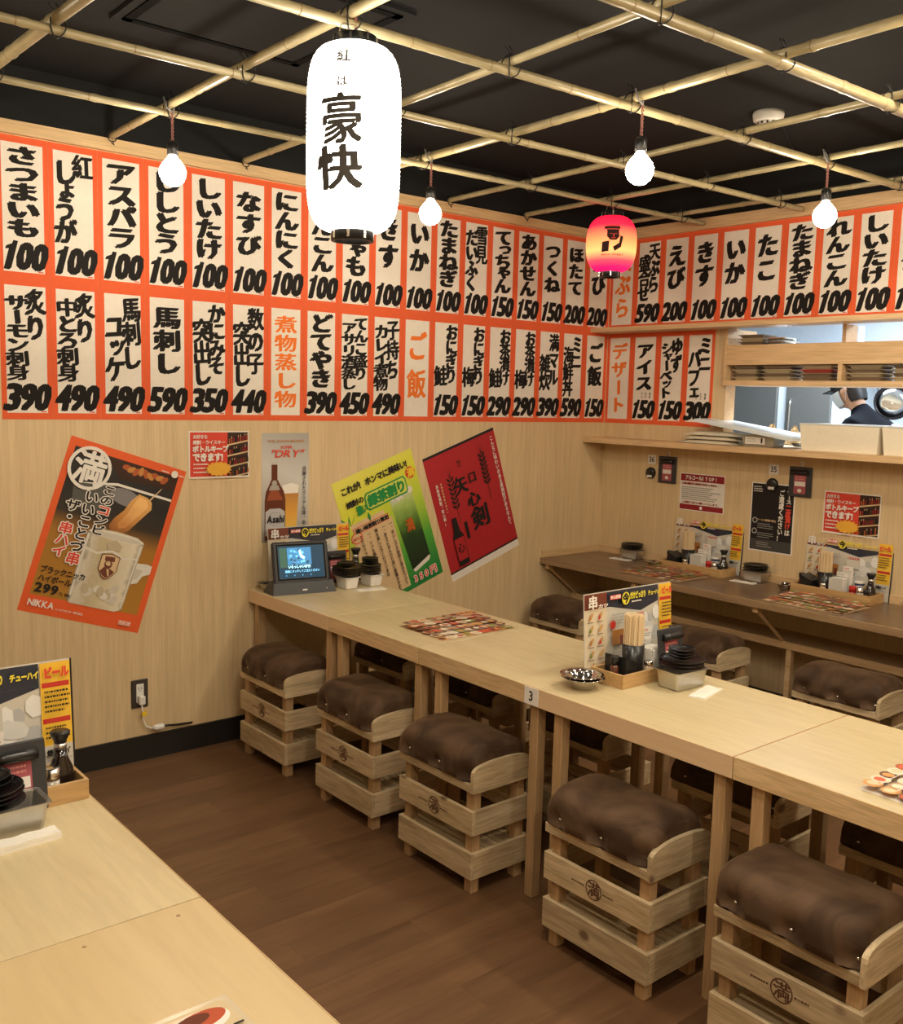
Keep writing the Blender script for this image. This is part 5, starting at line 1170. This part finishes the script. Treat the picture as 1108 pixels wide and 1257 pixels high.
def headmesh():
    mb = MB(); n, m_ = 24, 18; vs = []; fs = []
    for j in range(m_+1):
        p_ = PI*j/m_-PI/2
        for i in range(n):
            a = 2*PI*i/n; cx, cy = math.cos(a), math.sin(a); cz = math.sin(p_); q = math.cos(p_)
            x = .074*q*cx; y = .094*q*cy; z = .112*cz
            if z < 0: x *= 1+z*2.2; y *= 1+z*(1.0 if y > 0 else 3.4); 
            vs.append((x, y+(.008 if z < -.02 else 0), z))
    for j in range(m_):
        for i in range(n): k = (i+1) % n; fs.append((j*n+i, j*n+k, (j+1)*n+k, (j+1)*n+i))
    mb.add(vs, fs, 0, True)
    mb.add([(-.012, .086, -.02), (.012, .086, -.02), (0, .112, -.022), (0, .092, .022)], [(0, 1, 2), (0, 2, 3), (1, 3, 2)], 0, True)
    for sg in (-1, 1): mb.lathe([(.001, -.006), (.020, -.004), (.024, .004), (.012, .007)], 12, c=(0, 0, 0), sx=.7); mb.v[-48:] = [tuple(Vector((sg*.074, -.005, -.005)) + Matrix.Rotation(sg*PI/2, 3, 'Y') @ Vector(v)) for v in mb.v[-48:]]
    return mb
headmesh().obj('face', SKIN, hd)
for sg in (-1, 1): MB().lathe([(.001, -.010), (.008, -.006), (.010, 0), (.008, .006), (.001, .010)], 10, c=(sg*.030, .080, .008)).obj('eye', plain('eye', (.03, .02, .02), .2), hd)
MB().lathe([(.0795, .0), (.080, .02), (.078, .05), (.066, .085), (.04, .110), (.005, .120)], 24, sx=1., sy=1.24, c=(0, -.004, 0)).obj('hair', HAIR, hd)
MB().lathe([(.06, -.085), (.072, -.05), (.078, .0), (.079, .02)], 20, sx=1.0, sy=.72, c=(0, -.040, 0), caps=False).obj('back_hair', HAIR, hd)
cp_ = MB().lathe([(.083, .035), (.083, .07), (.070, .105), (.04, .124), (.004, .130)], 24, sy=1.22, c=(0, 0, 0)); cp_.box(-.060, .085, .030, .055, .138, .037, bev=.003); cp_.obj('cap', HAIR, hd)
mk = MB(); n = 12; vs = []; fs = []
for j in range(7):
    for i in range(n+1):
        a = PI*(.06+.88*i/n); z = .005-.088*j/6; bul = 1+.10*math.sin(PI*j/6); vs.append((.078*math.cos(a)*bul*(1-.03*j), (.102*math.sin(a))*bul*(1-.03*j)+.008, z))
for j in range(6):
    for i in range(n): a = j*(n+1)+i; fs.append((a, a+1, a+n+2, a+n+1))
mk.add(vs, fs, 0, True).obj('mask', MASK, hd)
MB().tube([(-.074, .012, -.01), (-.082, -.01, .012), (-.078, -.02, -.01), (-.074, .004, -.06)], .0018, 5).obj('ear_loop', MASK, hd)
F = Flat(0); F.poly([(-.05, .05), (.05, .05), (.05, -.06), (-.05, -.06)], PLW); F.b.v = [(x, y, z) for x, y, z in F.b.v]; F.obj('back_print', pz, (0, -.262, 1.41), (math.radians(-32), 0, 0))
